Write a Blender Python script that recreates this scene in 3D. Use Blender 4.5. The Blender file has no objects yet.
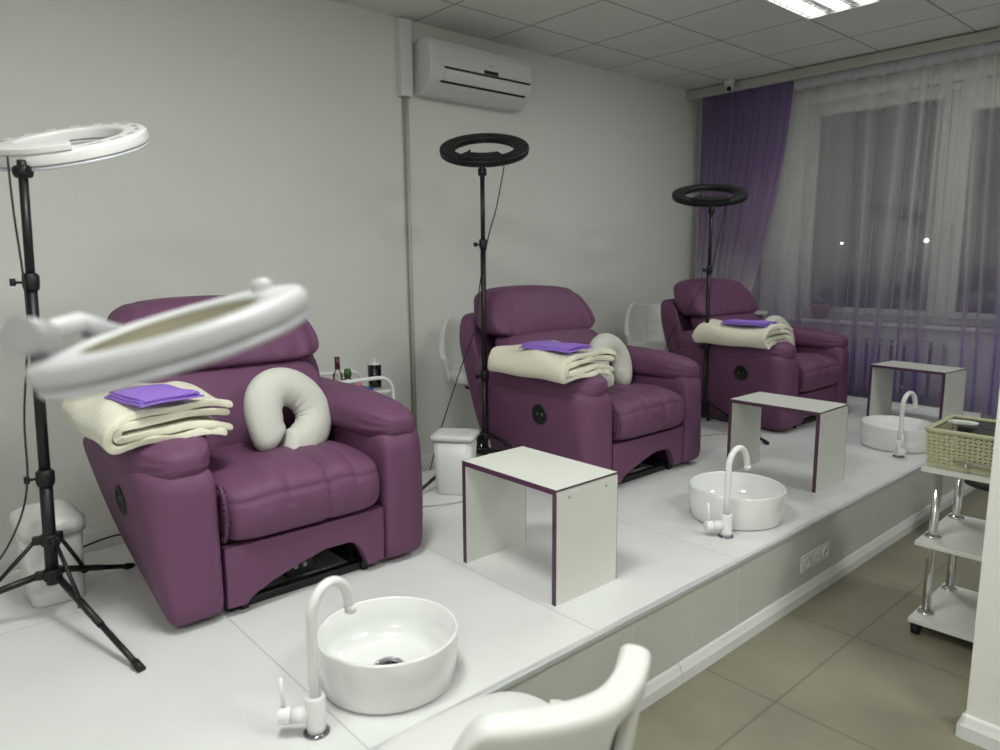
import bpy, bmesh, math, random
from mathutils import Vector, Matrix, noise
random.seed(4)
PI = math.pi
S = bpy.context.scene
C = S.collection
CAMZ = 1.1
FLOOR = -0.338
CEIL = 2.544
XW = -3.9
YW = 5.9

# ------------------------------------------------------------------ materials
def mat(name, col, rough=.5, metal=0, spec=.5, coat=0, bump=None, var=None, emit=None, sheen=0):
    m = bpy.data.materials.new(name); m.use_nodes = True
    nt = m.node_tree; b = nt.nodes['Principled BSDF']
    b.inputs['Base Color'].default_value = (*col, 1)
    b.inputs['Roughness'].default_value = rough
    b.inputs['Metallic'].default_value = metal
    b.inputs['Specular IOR Level'].default_value = spec
    b.inputs['Coat Weight'].default_value = coat
    b.inputs['Sheen Weight'].default_value = sheen
    if emit:
        b.inputs['Emission Color'].default_value = (*emit[:3], 1); b.inputs['Emission Strength'].default_value = emit[3]
    tc = nt.nodes.new('ShaderNodeTexCoord')
    if var:
        n = nt.nodes.new('ShaderNodeTexNoise'); n.inputs['Scale'].default_value = var[0]; n.inputs['Detail'].default_value = 4
        r = nt.nodes.new('ShaderNodeMixRGB'); r.blend_type = 'MIX'
        r.inputs[1].default_value = (*[c * (1 - var[1]) for c in col], 1)
        r.inputs[2].default_value = (*[min(1, c * (1 + var[1])) for c in col], 1)
        nt.links.new(tc.outputs['Object'], n.inputs['Vector']); nt.links.new(n.outputs['Fac'], r.inputs[0])
        nt.links.new(r.outputs[0], b.inputs['Base Color'])
    if bump:
        last = None
        for sc, st, di in bump:
            n = nt.nodes.new('ShaderNodeTexNoise'); n.inputs['Scale'].default_value = sc; n.inputs['Detail'].default_value = 3
            bp = nt.nodes.new('ShaderNodeBump'); bp.inputs['Strength'].default_value = st; bp.inputs['Distance'].default_value = di
            nt.links.new(tc.outputs['Object'], n.inputs['Vector']); nt.links.new(n.outputs['Fac'], bp.inputs['Height'])
            if last: nt.links.new(last.outputs[0], bp.inputs['Normal'])
            last = bp
        nt.links.new(last.outputs[0], b.inputs['Normal'])
    return m

def tiles(name, col, grout, sx, sy, rough, offx=0, offy=0, gw=.004, stagger=0, var=.05, axis='XY', spec=.5, bumpy=0):
    m = bpy.data.materials.new(name); m.use_nodes = True
    nt = m.node_tree; b = nt.nodes['Principled BSDF']
    b.inputs['Roughness'].default_value = rough; b.inputs['Specular IOR Level'].default_value = spec
    g = nt.nodes.new('ShaderNodeNewGeometry')
    sep = nt.nodes.new('ShaderNodeSeparateXYZ'); nt.links.new(g.outputs['Position'], sep.inputs[0])
    cmb = nt.nodes.new('ShaderNodeCombineXYZ')
    for k, (a, o) in enumerate(zip(axis, (offx, offy))):
        ad = nt.nodes.new('ShaderNodeMath'); ad.operation = 'ADD'; ad.inputs[1].default_value = -o
        nt.links.new(sep.outputs[a], ad.inputs[0]); nt.links.new(ad.outputs[0], cmb.inputs[k])
    br = nt.nodes.new('ShaderNodeTexBrick')
    br.offset = stagger; br.squash = 1
    br.inputs['Scale'].default_value = 1
    br.inputs['Brick Width'].default_value = sx; br.inputs['Row Height'].default_value = sy
    br.inputs['Mortar Size'].default_value = gw; br.inputs['Mortar Smooth'].default_value = .1
    br.inputs['Color1'].default_value = (*col, 1); br.inputs['Color2'].default_value = (*[c * .96 for c in col], 1)
    br.inputs['Mortar'].default_value = (*grout, 1)
    nt.links.new(cmb.outputs[0], br.inputs['Vector'])
    n = nt.nodes.new('ShaderNodeTexNoise'); n.inputs['Scale'].default_value = 3.5; n.inputs['Detail'].default_value = 6
    nt.links.new(g.outputs['Position'], n.inputs['Vector'])
    mr = nt.nodes.new('ShaderNodeMapRange'); mr.inputs[1].default_value = .3; mr.inputs[2].default_value = .7
    mr.inputs[3].default_value = 1 - var; mr.inputs[4].default_value = 1 + var
    nt.links.new(n.outputs['Fac'], mr.inputs[0])
    mx = nt.nodes.new('ShaderNodeMixRGB'); mx.blend_type = 'MULTIPLY'; mx.inputs[0].default_value = 1
    nt.links.new(br.outputs['Color'], mx.inputs[1]); nt.links.new(mr.outputs[0], mx.inputs[2])
    nt.links.new(mx.outputs[0], b.inputs['Base Color'])
    bp = nt.nodes.new('ShaderNodeBump'); bp.inputs['Strength'].default_value = .3; bp.inputs['Distance'].default_value = .002; bp.invert = True
    nt.links.new(br.outputs['Fac'], bp.inputs['Height'])
    if bumpy:
        n2 = nt.nodes.new('ShaderNodeTexNoise'); n2.inputs['Scale'].default_value = 90; n2.inputs['Detail'].default_value = 3
        nt.links.new(g.outputs['Position'], n2.inputs['Vector'])
        b2 = nt.nodes.new('ShaderNodeBump'); b2.inputs['Strength'].default_value = bumpy; b2.inputs['Distance'].default_value = .002
        nt.links.new(n2.outputs['Fac'], b2.inputs['Height']); nt.links.new(b2.outputs[0], bp.inputs['Normal'])
    nt.links.new(bp.outputs[0], b.inputs['Normal'])
    return m

M = {}
M['wall'] = mat('wall_paint', (.77, .77, .74), .75, bump=[(70, .15, .003)], var=(1.5, .02))
M['ceil'] = tiles('ceiling_tile', (.78, .78, .75), (.30, .30, .28), .5995, .5995, .8, offx=-4.0891, offy=2.769, gw=.006, axis='XY', bumpy=.25, var=.02)
M['plat'] = tiles('platform_tile', (.70, .71, .70), (.50, .51, .50), 1.2, .785, .33, offx=-1.31, offy=-.02, gw=.0025, stagger=0, var=.03, axis='XY')
M['riser'] = tiles('riser_tile', (.54, .55, .51), (.62, .63, .60), .62, .6, .42, offx=2.34, offy=-.4, gw=.003, axis='YZ', var=.02)
M['floor'] = tiles('floor_tile', (.215, .20, .145), (.15, .14, .10), .61, .61, .42, offx=-1.035, offy=2.11, gw=.005, axis='XY', var=.12)
M['trim'] = mat('white_trim', (.72, .73, .72), .35)
M['strip'] = mat('platform_edge_strip', (.60, .61, .62), .35, metal=.3)
M['leather'] = mat('purple_leather', (.142, .056, .120), .58, spec=.32, bump=[(420, .25, .001), (26, .16, .008)], var=(4, .06))
M['leather_seam'] = mat('purple_piping', (.085, .026, .075), .5)
M['black'] = mat('black_plastic', (.008, .008, .009), .48, spec=.35)
M['blackmetal'] = mat('black_metal', (.007, .007, .008), .42, spec=.4)
M['chrome'] = mat('chrome', (.72, .72, .72), .12, metal=1)
M['darkchrome'] = mat('drain_metal', (.25, .24, .27), .12, metal=1)
M['ceramic'] = mat('white_ceramic', (.80, .81, .80), .10, spec=.6, coat=.4)
M['whitegloss'] = mat('white_enamel', (.80, .80, .80), .22)
M['board'] = mat('white_laminate', (.68, .69, .64), .45)
M['edge'] = mat('plum_edge_band', (.085, .032, .070), .45)
M['fleece'] = mat('cream_fleece', (.74, .71, .58), .9, bump=[(160, .6, .004), (28, .25, .01)], sheen=.3)
M['lilac'] = mat('lilac_cloth', (.29, .16, .62), .8, bump=[(220, .3, .002)])
M['pillow'] = mat('grey_white_pillow_fabric', (.56, .56, .51), .8, bump=[(25, .2, .01)])
M['whiteplastic'] = mat('white_plastic', (.66, .67, .65), .35)
M['lampwhite'] = mat('lamp_white_plastic', (.74, .75, .74), .35)
M['seamthread'] = mat('seam_thread', (.5, .5, .48), .6)
M['nearlamp'] = mat('lamp_satin_plastic', (.50, .50, .51), .45)
M['diffuser'] = mat('lamp_diffuser', (.55, .56, .60), .25)
M['faux'] = mat('white_faux_leather', (.70, .71, .68), .33, bump=[(200, .08, .001)])
M['acwhite'] = mat('ac_white', (.70, .70, .70), .3)
M['beige'] = mat('beige_pipe', (.55, .54, .47), .5)
M['grey'] = mat('grey_plastic', (.35, .36, .36), .4)
M['red'] = mat('red_mark', (.5, .05, .06), .5)
M['pvc'] = mat('window_frame_white', (.62, .63, .60), .35)
M['brown'] = mat('brown_wood', (.20, .11, .05), .5)
M['pink'] = mat('pink_plastic', (.75, .24, .32), .4)
M['blue'] = mat('blue_plastic', (.03, .07, .42), .35)
M['green'] = mat('dark_green_cap', (.04, .11, .02), .35)
M['maroon'] = mat('maroon_cap', (.09, .02, .035), .3)
M['orange'] = mat('orange_liquid', (.75, .30, .12), .3)
M['cotton'] = mat('cotton_pads', (.75, .75, .73), .9)
M['tan'] = mat('tan_pot', (.45, .25, .13), .6)
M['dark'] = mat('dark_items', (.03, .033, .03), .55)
M['black_fabric'] = mat('black_cable', (.015, .015, .016), .5)
M['radiator'] = mat('radiator_enamel', (.6, .6, .58), .4)
M['street'] = mat('street_light', (1, .9, .8), .5, emit=(1, .93, .8, 60))
M['facade'] = mat('night_facade', (.06, .06, .06), .9)

def glassmat(name, col=(.9, .95, .92), alpha=.5, rough=.02):
    m = bpy.data.materials.new(name); m.use_nodes = True
    nt = m.node_tree; nt.nodes.remove(nt.nodes['Principled BSDF'])
    o = nt.nodes['Material Output']
    t = nt.nodes.new('ShaderNodeBsdfTransparent'); t.inputs[0].default_value = (*col, 1)
    g = nt.nodes.new('ShaderNodeBsdfGlossy'); g.inputs['Roughness'].default_value = rough
    f = nt.nodes.new('ShaderNodeFresnel'); f.inputs[0].default_value = 1.5
    a = nt.nodes.new('ShaderNodeMath'); a.operation = 'ADD'; a.inputs[1].default_value = alpha
    mx = nt.nodes.new('ShaderNodeMixShader')
    nt.links.new(f.outputs[0], a.inputs[0]); nt.links.new(a.outputs[0], mx.inputs[0])
    nt.links.new(t.outputs[0], mx.inputs[1]); nt.links.new(g.outputs[0], mx.inputs[2]); nt.links.new(mx.outputs[0], o.inputs[0])
    return m
M['winglass'] = glassmat('window_glass', (.85, .9, .88), .10, .05)
M['jarglass'] = glassmat('jar_glass', (.95, .96, .96), .02)

def sheermat(name, ramp, dens):
    """woven voile dyed in a gradient along its height: object Z decides the dye"""
    m = bpy.data.materials.new(name); m.use_nodes = True
    nt = m.node_tree; nt.nodes.remove(nt.nodes['Principled BSDF'])
    o = nt.nodes['Material Output']
    g = nt.nodes.new('ShaderNodeNewGeometry'); sp = nt.nodes.new('ShaderNodeSeparateXYZ')
    nt.links.new(g.outputs['Position'], sp.inputs[0])
    n = nt.nodes.new('ShaderNodeTexNoise'); n.inputs['Scale'].default_value = 1.7
    nt.links.new(g.outputs['Position'], n.inputs['Vector'])
    ad = nt.nodes.new('ShaderNodeMath'); ad.operation = 'MULTIPLY_ADD'; ad.inputs[1].default_value = .35
    nt.links.new(n.outputs['Fac'], ad.inputs[0]); nt.links.new(sp.outputs['Z'], ad.inputs[2])
    mr = nt.nodes.new('ShaderNodeMapRange'); mr.inputs[1].default_value = .17; mr.inputs[2].default_value = 2.7
    nt.links.new(ad.outputs[0], mr.inputs[0])
    cr = nt.nodes.new('ShaderNodeValToRGB')
    el = cr.color_ramp.elements
    el[0].position = ramp[0][0]; el[0].color = (*ramp[0][1], 1)
    el[1].position = ramp[-1][0]; el[1].color = (*ramp[-1][1], 1)
    for p, c in ramp[1:-1]:
        e = el.new(p); e.color = (*c, 1)
    nt.links.new(mr.outputs[0], cr.inputs[0])
    d = nt.nodes.new('ShaderNodeBsdfDiffuse'); t = nt.nodes.new('ShaderNodeBsdfTranslucent')
    nt.links.new(cr.outputs[0], d.inputs[0]); nt.links.new(cr.outputs[0], t.inputs[0])
    m1 = nt.nodes.new('ShaderNodeMixShader'); m1.inputs[0].default_value = .35
    nt.links.new(d.outputs[0], m1.inputs[1]); nt.links.new(t.outputs[0], m1.inputs[2])
    tr = nt.nodes.new('ShaderNodeBsdfTransparent')
    # threads hide more of what is behind when the cloth is seen edge-on
    lw = nt.nodes.new('ShaderNodeLayerWeight'); lw.inputs[0].default_value = .5
    a = nt.nodes.new('ShaderNodeMath'); a.operation = 'MULTIPLY_ADD'; a.inputs[1].default_value = 1.35; a.inputs[2].default_value = dens; a.use_clamp = True
    nt.links.new(lw.outputs['Facing'], a.inputs[0])
    m2 = nt.nodes.new('ShaderNodeMixShader')
    nt.links.new(a.outputs[0], m2.inputs[0]); nt.links.new(tr.outputs[0], m2.inputs[1]); nt.links.new(m1.outputs[0], m2.inputs[2])
    nt.links.new(m2.outputs[0], o.inputs[0])
    return m
M['sheer'] = sheermat('ombre_voile', [(0, (.28, .19, .50)), (.13, (.33, .24, .54)), (.32, (.54, .48, .64)), (.48, (.76, .75, .76)), (1, (.82, .82, .80))], .25)
M['drape'] = sheermat('ombre_voile_reversed', [(0, (.78, .78, .78)), (.30, (.74, .72, .76)), (.48, (.42, .32, .50)), (.75, (.25, .17, .34)), (1, (.17, .13, .28))], .72)

# ------------------------------------------------------------------ mesh helpers
def newobj(name, bm, m=None, parent=None, smooth=False, bevel=0, sub=0, solid=0, loc=None, bseg=2):
    me = bpy.data.meshes.new(name)
    bmesh.ops.recalc_face_normals(bm, faces=bm.faces)
    bm.to_mesh(me); bm.free()
    o = bpy.data.objects.new(name, me); C.objects.link(o)
    if m is not None:
        for q in (m if isinstance(m, (list, tuple)) else [m]): me.materials.append(q)
    if smooth:
        for p in me.polygons: p.use_smooth = True
    if solid:
        md = o.modifiers.new('thickness', 'SOLIDIFY'); md.thickness = solid; md.offset = 0
    if bevel:
        md = o.modifiers.new('bevel', 'BEVEL'); md.width = bevel; md.segments = bseg; md.limit_method = 'ANGLE'; md.angle_limit = .6
        if not smooth:
            for p in me.polygons: p.use_smooth = True
            wn = o.modifiers.new('wn', 'WEIGHTED_NORMAL')
    if sub:
        md = o.modifiers.new('sub', 'SUBSURF'); md.levels = sub; md.render_levels = sub
        for p in me.polygons: p.use_smooth = True
    if parent: o.parent = parent
    if loc: o.location = loc
    return o

def tag(o, label=None, cat=None, group=None, kind=None):
    if label: o['label'] = label
    if cat: o['category'] = cat
    if group: o['group'] = group
    if kind: o['kind'] = kind
    return o

def thing(name, label, cat, loc=(0, 0, 0), rz=0, group=None):
    o = bpy.data.objects.new(name, None); C.objects.link(o); o.empty_display_size = .1
    o.location = loc; o.rotation_euler = (0, 0, rz)
    return tag(o, label, cat, group)

def kids(o): return [c for c in bpy.data.objects if c.parent == o]
def copytree(o, parent=None):
    c = o.copy(); C.objects.link(c)
    if parent: c.parent = parent
    for ch in kids(o): copytree(ch, c)
    return c

def box(bm, x0, x1, y0, y1, z0, z1, mi=0):
    v = [bm.verts.new(p) for p in ((x0, y0, z0), (x1, y0, z0), (x1, y1, z0), (x0, y1, z0), (x0, y0, z1), (x1, y0, z1), (x1, y1, z1), (x0, y1, z1))]
    for f in ((0, 3, 2, 1), (4, 5, 6, 7), (0, 1, 5, 4), (1, 2, 6, 5), (2, 3, 7, 6), (3, 0, 4, 7)):
        fc = bm.faces.new([v[i] for i in f]); fc.material_index = mi
    return v
def bx(*a, mi=0):
    bm = bmesh.new(); box(bm, *a, mi=mi); return bm

def tube(bm, pts, r, n=10, cap=True, mi=0, closed=False):
    pts = [Vector(p) for p in pts]; rs = r if isinstance(r, (list, tuple)) else [r] * len(pts)
    rings = []; up = None
    for i, p in enumerate(pts):
        if closed: d = pts[(i + 1) % len(pts)] - pts[i - 1]
        else: d = pts[min(i + 1, len(pts) - 1)] - pts[max(i - 1, 0)]
        d.normalize()
        if up is None:
            up = Vector((0, 0, 1)) if abs(d.z) < .9 else Vector((1, 0, 0))
        a = d.cross(up).normalized(); b = a.cross(d).normalized(); up = b
        rings.append([bm.verts.new(p + (a * math.cos(2 * PI * k / n) + b * math.sin(2 * PI * k / n)) * rs[i]) for k in range(n)])
    m_ = len(rings)
    for i in range(m_ if closed else m_ - 1):
        A, B = rings[i], rings[(i + 1) % m_]
        for k in range(n):
            f = bm.faces.new((A[k], A[(k + 1) % n], B[(k + 1) % n], B[k])); f.smooth = True; f.material_index = mi
    if cap and not closed:
        bm.faces.new(rings[0][::-1]).material_index = mi; bm.faces.new(rings[-1]).material_index = mi
    return rings

def lathe(bm, prof, n=40, c=(0, 0, 0), mi=0, axis=None):
    """prof: list of (r,z); closed ends when r==0"""
    R3 = axis.to_track_quat('Z', 'Y').to_matrix() if axis is not None else Matrix.Identity(3)
    c = Vector(c); rings = []
    for r, z in prof:
        if r < 1e-6: rings.append([bm.verts.new(c + R3 @ Vector((0, 0, z)))])
        else: rings.append([bm.verts.new(c + R3 @ Vector((r * math.cos(2 * PI * k / n), r * math.sin(2 * PI * k / n), z))) for k in range(n)])
    for A, B in zip(rings, rings[1:]):
        for k in range(n):
            q = [A[k % len(A)], A[(k + 1) % n % len(A)], B[(k + 1) % n % len(B)], B[k % len(B)]]
            u = []
            for v in q:
                if v not in u: u.append(v)
            if len(u) > 2:
                f = bm.faces.new(u); f.smooth = True; f.material_index = mi

def puff(k=5, N=14, fn=None, seg=None):
    """superellipsoid of exponent k, each vertex passed through fn(x,y,z) -> point"""
    bm = bmesh.new(); d = {}
    ks = k if isinstance(k, (tuple, list)) else (k, k, k)
    def V(p):
        key = tuple(round(c, 5) for c in p)
        if key not in d:
            x, y, z = p
            L = max(1e-9, abs(x) ** k + abs(y) ** k + abs(z) ** k) ** (1 / k)
            q = Vector((x / L, y / L, z / L))
            d[key] = bm.verts.new(fn(*q) if fn else q)
        return d[key]
    g = [math.tan(-PI / 4 + PI / 2 * i / N) if k < 3 else (-1 + 2 * i / N) for i in range(N + 1)]
    g = [math.copysign(abs(a) ** .8, a) for a in g]
    for ax in range(3):
        for s in (-1, 1):
            for i in range(N):
                for j in range(N):
                    q = []
                    for a, b in ((i, j), (i + 1, j), (i + 1, j + 1), (i, j + 1)):
                        p = [0, 0, 0]; p[ax] = s; p[(ax + 1) % 3] = g[a]; p[(ax + 2) % 3] = g[b]
                        q.append(V(p))
                    f = bm.faces.new(q if s > 0 else q[::-1]); f.smooth = True
    return bm

def prism(bm, poly, lo, hi, plane='YZ', mi=0):
    def P(a, b, t):
        return {'YZ': (t, a, b), 'XZ': (a, t, b), 'XY': (a, b, t)}[plane]
    A = [bm.verts.new(P(a, b, lo)) for a, b in poly]; B = [bm.verts.new(P(a, b, hi)) for a, b in poly]
    n = len(poly)
    for i in range(n):
        bm.faces.new((A[i], A[(i + 1) % n], B[(i + 1) % n], B[i])).material_index = mi
    bm.faces.new(A[::-1]).material_index = mi; bm.faces.new(B).material_index = mi

def lerp(a, b, t): return a + (b - a) * t
def sstep(a, b, x):
    t = max(0, min(1, (x - a) / (b - a))); return t * t * (3 - 2 * t)

# ------------------------------------------------------------------ the room
def struct(name, bm, m, **k): return tag(newobj(name, bm, m, **k), kind='structure')
XR, YB = 2.2, -1.7
struct('floor', bx(XW - .1, XR, YB, YW + .1, FLOOR - .1, FLOOR), M['floor'])
struct('ceiling', bx(XW - .1, XR, YB, YW + .1, CEIL, CEIL + .1), M['ceil'])
struct('wall_left', bx(XW - .1, XW, YB, YW + .1, FLOOR, CEIL), M['wall'])
struct('wall_right', bx(XR, XR + .1, YB, YW + .1, FLOOR, CEIL), M['wall'])
struct('wall_back', bx(XW - .1, XR + .1, YB - .1, YB, FLOOR, CEIL), M['wall'])
# window wall with its openings
bm = bmesh.new()
WX0, WX1, WZ0, WZ1 = -2.92, 1.2, .60, 2.30
box(bm, XW, WX0, YW, YW + .25, FLOOR, CEIL); box(bm, WX1, XR, YW, YW + .25, FLOOR, CEIL)
box(bm, WX0, WX1, YW, YW + .25, FLOOR, WZ0); box(bm, WX0, WX1, YW, YW + .25, WZ1, CEIL)
struct('wall_window', bm, M['wall'])
# partition standing on the right
struct('wall_partition', bx(-.568, XR, 2.37, 2.49, FLOOR, CEIL), M['wall'])
def skirting(a, b, n, z=FLOOR, h=.075, d=.018):
    """a,b: floor points; n: direction out of the wall"""
    a = Vector((*a, 0)); b = Vector((*b, 0)); n = Vector((*n, 0)); bm = bmesh.new()
    prof = [(0, 0), (d, 0), (d, h * .55), (d * .72, h * .72), (d * .45, h * .92), (d * .2, h), (0, h)]
    A = [bm.verts.new(a + n * x + Vector((0, 0, z + y))) for x, y in prof]
    B = [bm.verts.new(b + n * x + Vector((0, 0, z + y))) for x, y in prof]
    for i in range(len(prof)): bm.faces.new((A[i], A[(i + 1) % len(prof)], B[(i + 1) % len(prof)], B[i]))
    bm.faces.new(A); bm.faces.new(B[::-1]); return bm
struct('baseboard_partition', skirting((-.576, 2.37), (XR, 2.37), (0, -1)), M['trim'])
struct('baseboard_partition_end', skirting((-.568, 2.355), (-.568, 2.49), (-1, 0)), M['trim'])
struct('baseboard_left', skirting((XW, YB), (XW, YW), (1, 0), h=.13), M['trim'])
# cornice along the window wall
bm = bmesh.new(); prism(bm, [(5.78, CEIL), (5.78, CEIL - .02), (5.80, CEIL - .045), (YW, CEIL - .05), (YW, CEIL)], XW, XR, 'YZ')
struct('trim_cornice', bm, M['trim'])
bm = bmesh.new(); prism(bm, [(5.655, CEIL - .012), (5.655, CEIL - .070), (5.665, CEIL - .082), (5.76, CEIL - .082), (5.76, CEIL), (5.70, CEIL)], XW, XR, 'YZ')
struct('trim_curtain_rail', bm, mat('rail_white', (.44, .44, .40), .6))
# platform (its rear edge stands clear of the wall)
PX0, PX1, PY0, PY1 = -3.02, -1.31, YB, 5.66
bm = bmesh.new(); box(bm, PX0, PX1, PY0, PY1, -.02, 0, 0)
struct('floor_platform', bm, M['plat'])
bm = bmesh.new(); box(bm, PX0 + .03, PX1 - .006, PY0, PY1 - .01, FLOOR, -.02)
struct('wall_riser', bm, M['riser'])
bm = bmesh.new(); prism(bm, [(PX1 - .012, .0015), (PX1 + .003, .0015), (PX1 + .006, -.002), (PX1 + .006, -.016), (PX1 - .012, -.016)], PY0, PY1, 'XZ')
struct('trim_platform_edge', bm, M['strip'])
bm = skirting((PX1 - .006, PY0), (PX1 - .006, 1.968), (1, 0), h=.072)
struct('baseboard_riser', bm, M['trim'])
struct('baseboard_riser_far', skirting((PX1 - .006, 1.971), (PX1 - .006, PY1), (1, 0), h=.072), M['trim'])
struct('trim_platform_back', bx(PX0, -1.45, 5.645, 5.675, 0, .035), M['plat'])

# windows: PVC frames set in the opening
def window(n, x0, x1, z0, z1, top):
    bm = bmesh.new(); y = YW + .06; t = .055
    box(bm, x0, x1, y, y + .06, z0, z0 + t); box(bm, x0, x1, y, y + .06, z1 - t, z1)
    box(bm, x0, x0 + t, y, y + .06, z0 + t, z1 - t); box(bm, x1 - t, x1, y, y + .06, z0 + t, z1 - t)
    o = struct('window_%d' % n, bm, M['pvc'], bevel=.004)
    bm = bmesh.new(); y -= .02; a, b, c, d = x0 + t - .01, x1 - t + .01, z0 + t - .01, top; s = .05
    box(bm, a, b, y, y + .05, c, c + s); box(bm, a, b, y, y + .05, d - s, d)
    box(bm, a, a + s, y, y + .05, c + s, d - s); box(bm, b - s, b, y, y + .05, c + s, d - s)
    newobj('sash', bm, M['pvc'], o, bevel=.004)
    newobj('pane', bx(a + s - .005, b - s + .005, y + .02, y + .026, c + s - .005, d - s + .005), M['winglass'], o)
    if top < z1 - t - .02:
        newobj('fanlight_panel', bx(a, b, y, y + .05, d, z1 - t + .01), M['pvc'], o)
    return o
w1 = window(1, WX0, -1.84, WZ0, WZ1, WZ1 - .045)
w2 = window(2, -1.84, -1.10, WZ0, WZ1, 2.14)
bm = bmesh.new(); box(bm, -1.835, -1.805, YW + .015, YW + .03, 1.30, 1.33); box(bm, -1.827, -1.813, YW + .003, YW + .02, 1.20, 1.33)
newobj('window_handle', bm, M['pvc'], w2, bevel=.003)
window(3, -1.10, 0.05, WZ0, WZ1, WZ1 - .045); window(4, .05, 1.2, WZ0, WZ1, WZ1 - .045)
struct('trim_windowsill', bx(WX0 - .06, WX1 + .05, YW - .07, YW + .06, WZ0 - .03, WZ0), M['wall'], bevel=.006)

# radiators under the sill
def radiator(x0, x1, label):
    t = thing('radiator', label, 'radiator', ((x0 + x1) / 2, YW - .07, .08)); w = (x1 - x0) / 2
    bm = bmesh.new(); n = int((x1 - x0) / .08)
    for i in range(n):
        cx = -w + (i + .5) * 2 * w / n
        box(bm, cx - .034, cx + .034, -.035, .035, 0, .40)
    newobj('fins', bm, M['radiator'], t, bevel=.008)
    bm = bmesh.new(); tube(bm, [(-w, 0, .04), (w, 0, .04)], .014); tube(bm, [(-w, 0, .36), (w, 0, .36)], .014)
    for s in (-1, 1): box(bm, s * w * .7 - .01, s * w * .7 + .01, .03, .07, .1, .3)
    newobj('pipes', bm, M['radiator'], t)
radiator(-2.55, -1.75, 'white panel radiator under the window, seen through the purple curtain behind the farthest table')
radiator(-1.15, -.35, 'white panel radiator under the window at the right, behind the purple curtain hem')

# things outside and on the sill
t = thing('flower_pot', 'small tan pot with a bluish plant on the windowsill behind the curtain', 'flower pot', (-2.70, YW - .02, WZ0))
bm = bmesh.new(); lathe(bm, [(0, 0), (.05, 0), (.07, .10), (.074, .10), (.074, .115), (.06, .115), (0, .105)], 20); newobj('pot', bm, M['tan'], t)
bm = bmesh.new()
for i in range(9):
    a = i * 2.4; r = .02 + .005 * (i % 3); tube(bm, [(0, 0, .10), (r * math.cos(a), r * math.sin(a), .14), (2 * r * math.cos(a), 2 * r * math.sin(a), .17)], [.007, .008, .002], 6)
newobj('plant', bm, mat('bluish_leaf', (.10, .14, .30), .5), t)
for k, (x, y, z, r, lab) in enumerate([(-6.4, 19.4, 1.46, .038, 'bright distant street lamp seen through the left window beside the post'), (-8.0, 18.5, 1.42, .014, 'faint distant street lamp seen through the left window')]):
    t = thing('street_lamp', lab, 'street lamp', (x, y, -6))
    bm = bmesh.new(); tube(bm, [(0, 0, 0), (0, 0, 6 + z - .02)], [.08, .04]); tube(bm, [(0, 0, 6 + z - .02), (0, 0, 6 + z + .12), (0, -.1, 6 + z + .16)], .03); newobj('post', bm, M['dark'], t)
    bm = bmesh.new(); lathe(bm, [(0, -r), (r * .7, -r * .7), (r, 0), (r * .7, r * .7), (0, r)], 14, (0, -.12, 6 + z)); newobj('lamp_globe', bm, M['street'], t)

# ------------------------------------------------------------------ curtains
def curtain(name, x0, x1, y, zt, zb, folds, amp, m, label, edge=None, seed=0, hemh=.0):
    rnd = random.Random(seed); nx = folds * 12; nz = 30
    ph = [rnd.uniform(0, 6.28) for _ in range(6)]
    bm = bmesh.new(); grid = []
    for j in range(nz + 1):
        v = j / nz; z = lerp(zt, zb, v); row = []
        for i in range(nx + 1):
            u = i / nx
            uu = u + .012 * math.sin(9 * u * PI + ph[0] + v * 1.5) + .006 * math.sin(23 * u * PI + ph[1])
            s = math.sin(2 * PI * folds * uu) + .45 * math.sin(2 * PI * folds * .47 * uu + ph[2] + v)
            x = lerp(x0, edge(v) if edge else x1, u) + .012 * math.sin(4 * PI * folds * uu + ph[3]) * (.4 + v)
            yy = y + amp * s * (.55 + .45 * v) * (.7 + .5 * math.sin(5 * u + ph[4]))
            row.append(bm.verts.new((x, yy, z)))
        grid.append(row)
    for j in range(nz):
        for i in range(nx):
            f = bm.faces.new((grid[j][i], grid[j][i + 1], grid[j + 1][i + 1], grid[j + 1][i])); f.smooth = True
    o = newobj(name, bm, m, smooth=True)
    return tag(o, label, 'curtain')
sc = curtain('sheer_curtain', -3.80, 0.9, 5.735, CEIL - .075, .012, 25, .034, M['sheer'], 'sheer white voile curtain fading to purple at the hem, across the whole window', seed=3)
bm = bmesh.new()
n = 300; A = []; B = []
for i in range(n + 1):
    x = lerp(-2.95, .9, i / n); y = 5.690 + .004 * math.sin(i * 1.3) + .003 * math.sin(i * .37)
    A.append(bm.verts.new((x, y, CEIL - .075))); B.append(bm.verts.new((x, y, CEIL - .16 + .004 * math.sin(i * .8))))
for i in range(n): bm.faces.new((A[i], A[i + 1], B[i + 1], B[i]))
newobj('heading_tape', bm, mat('curtain_tape', (.42, .43, .45), .9), sc, smooth=True, solid=.002)
def dedge(v):
    # gathered towards the wall with height
    return lerp(-2.93, -3.45, v ** 1.6)
curtain('purple_curtain', -3.76, -2.93, 5.690, CEIL - .075, .012, 11, .020, M['drape'], 'purple voile curtain fading to white downwards, hanging in the corner left of the window', edge=dedge, seed=8)

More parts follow.
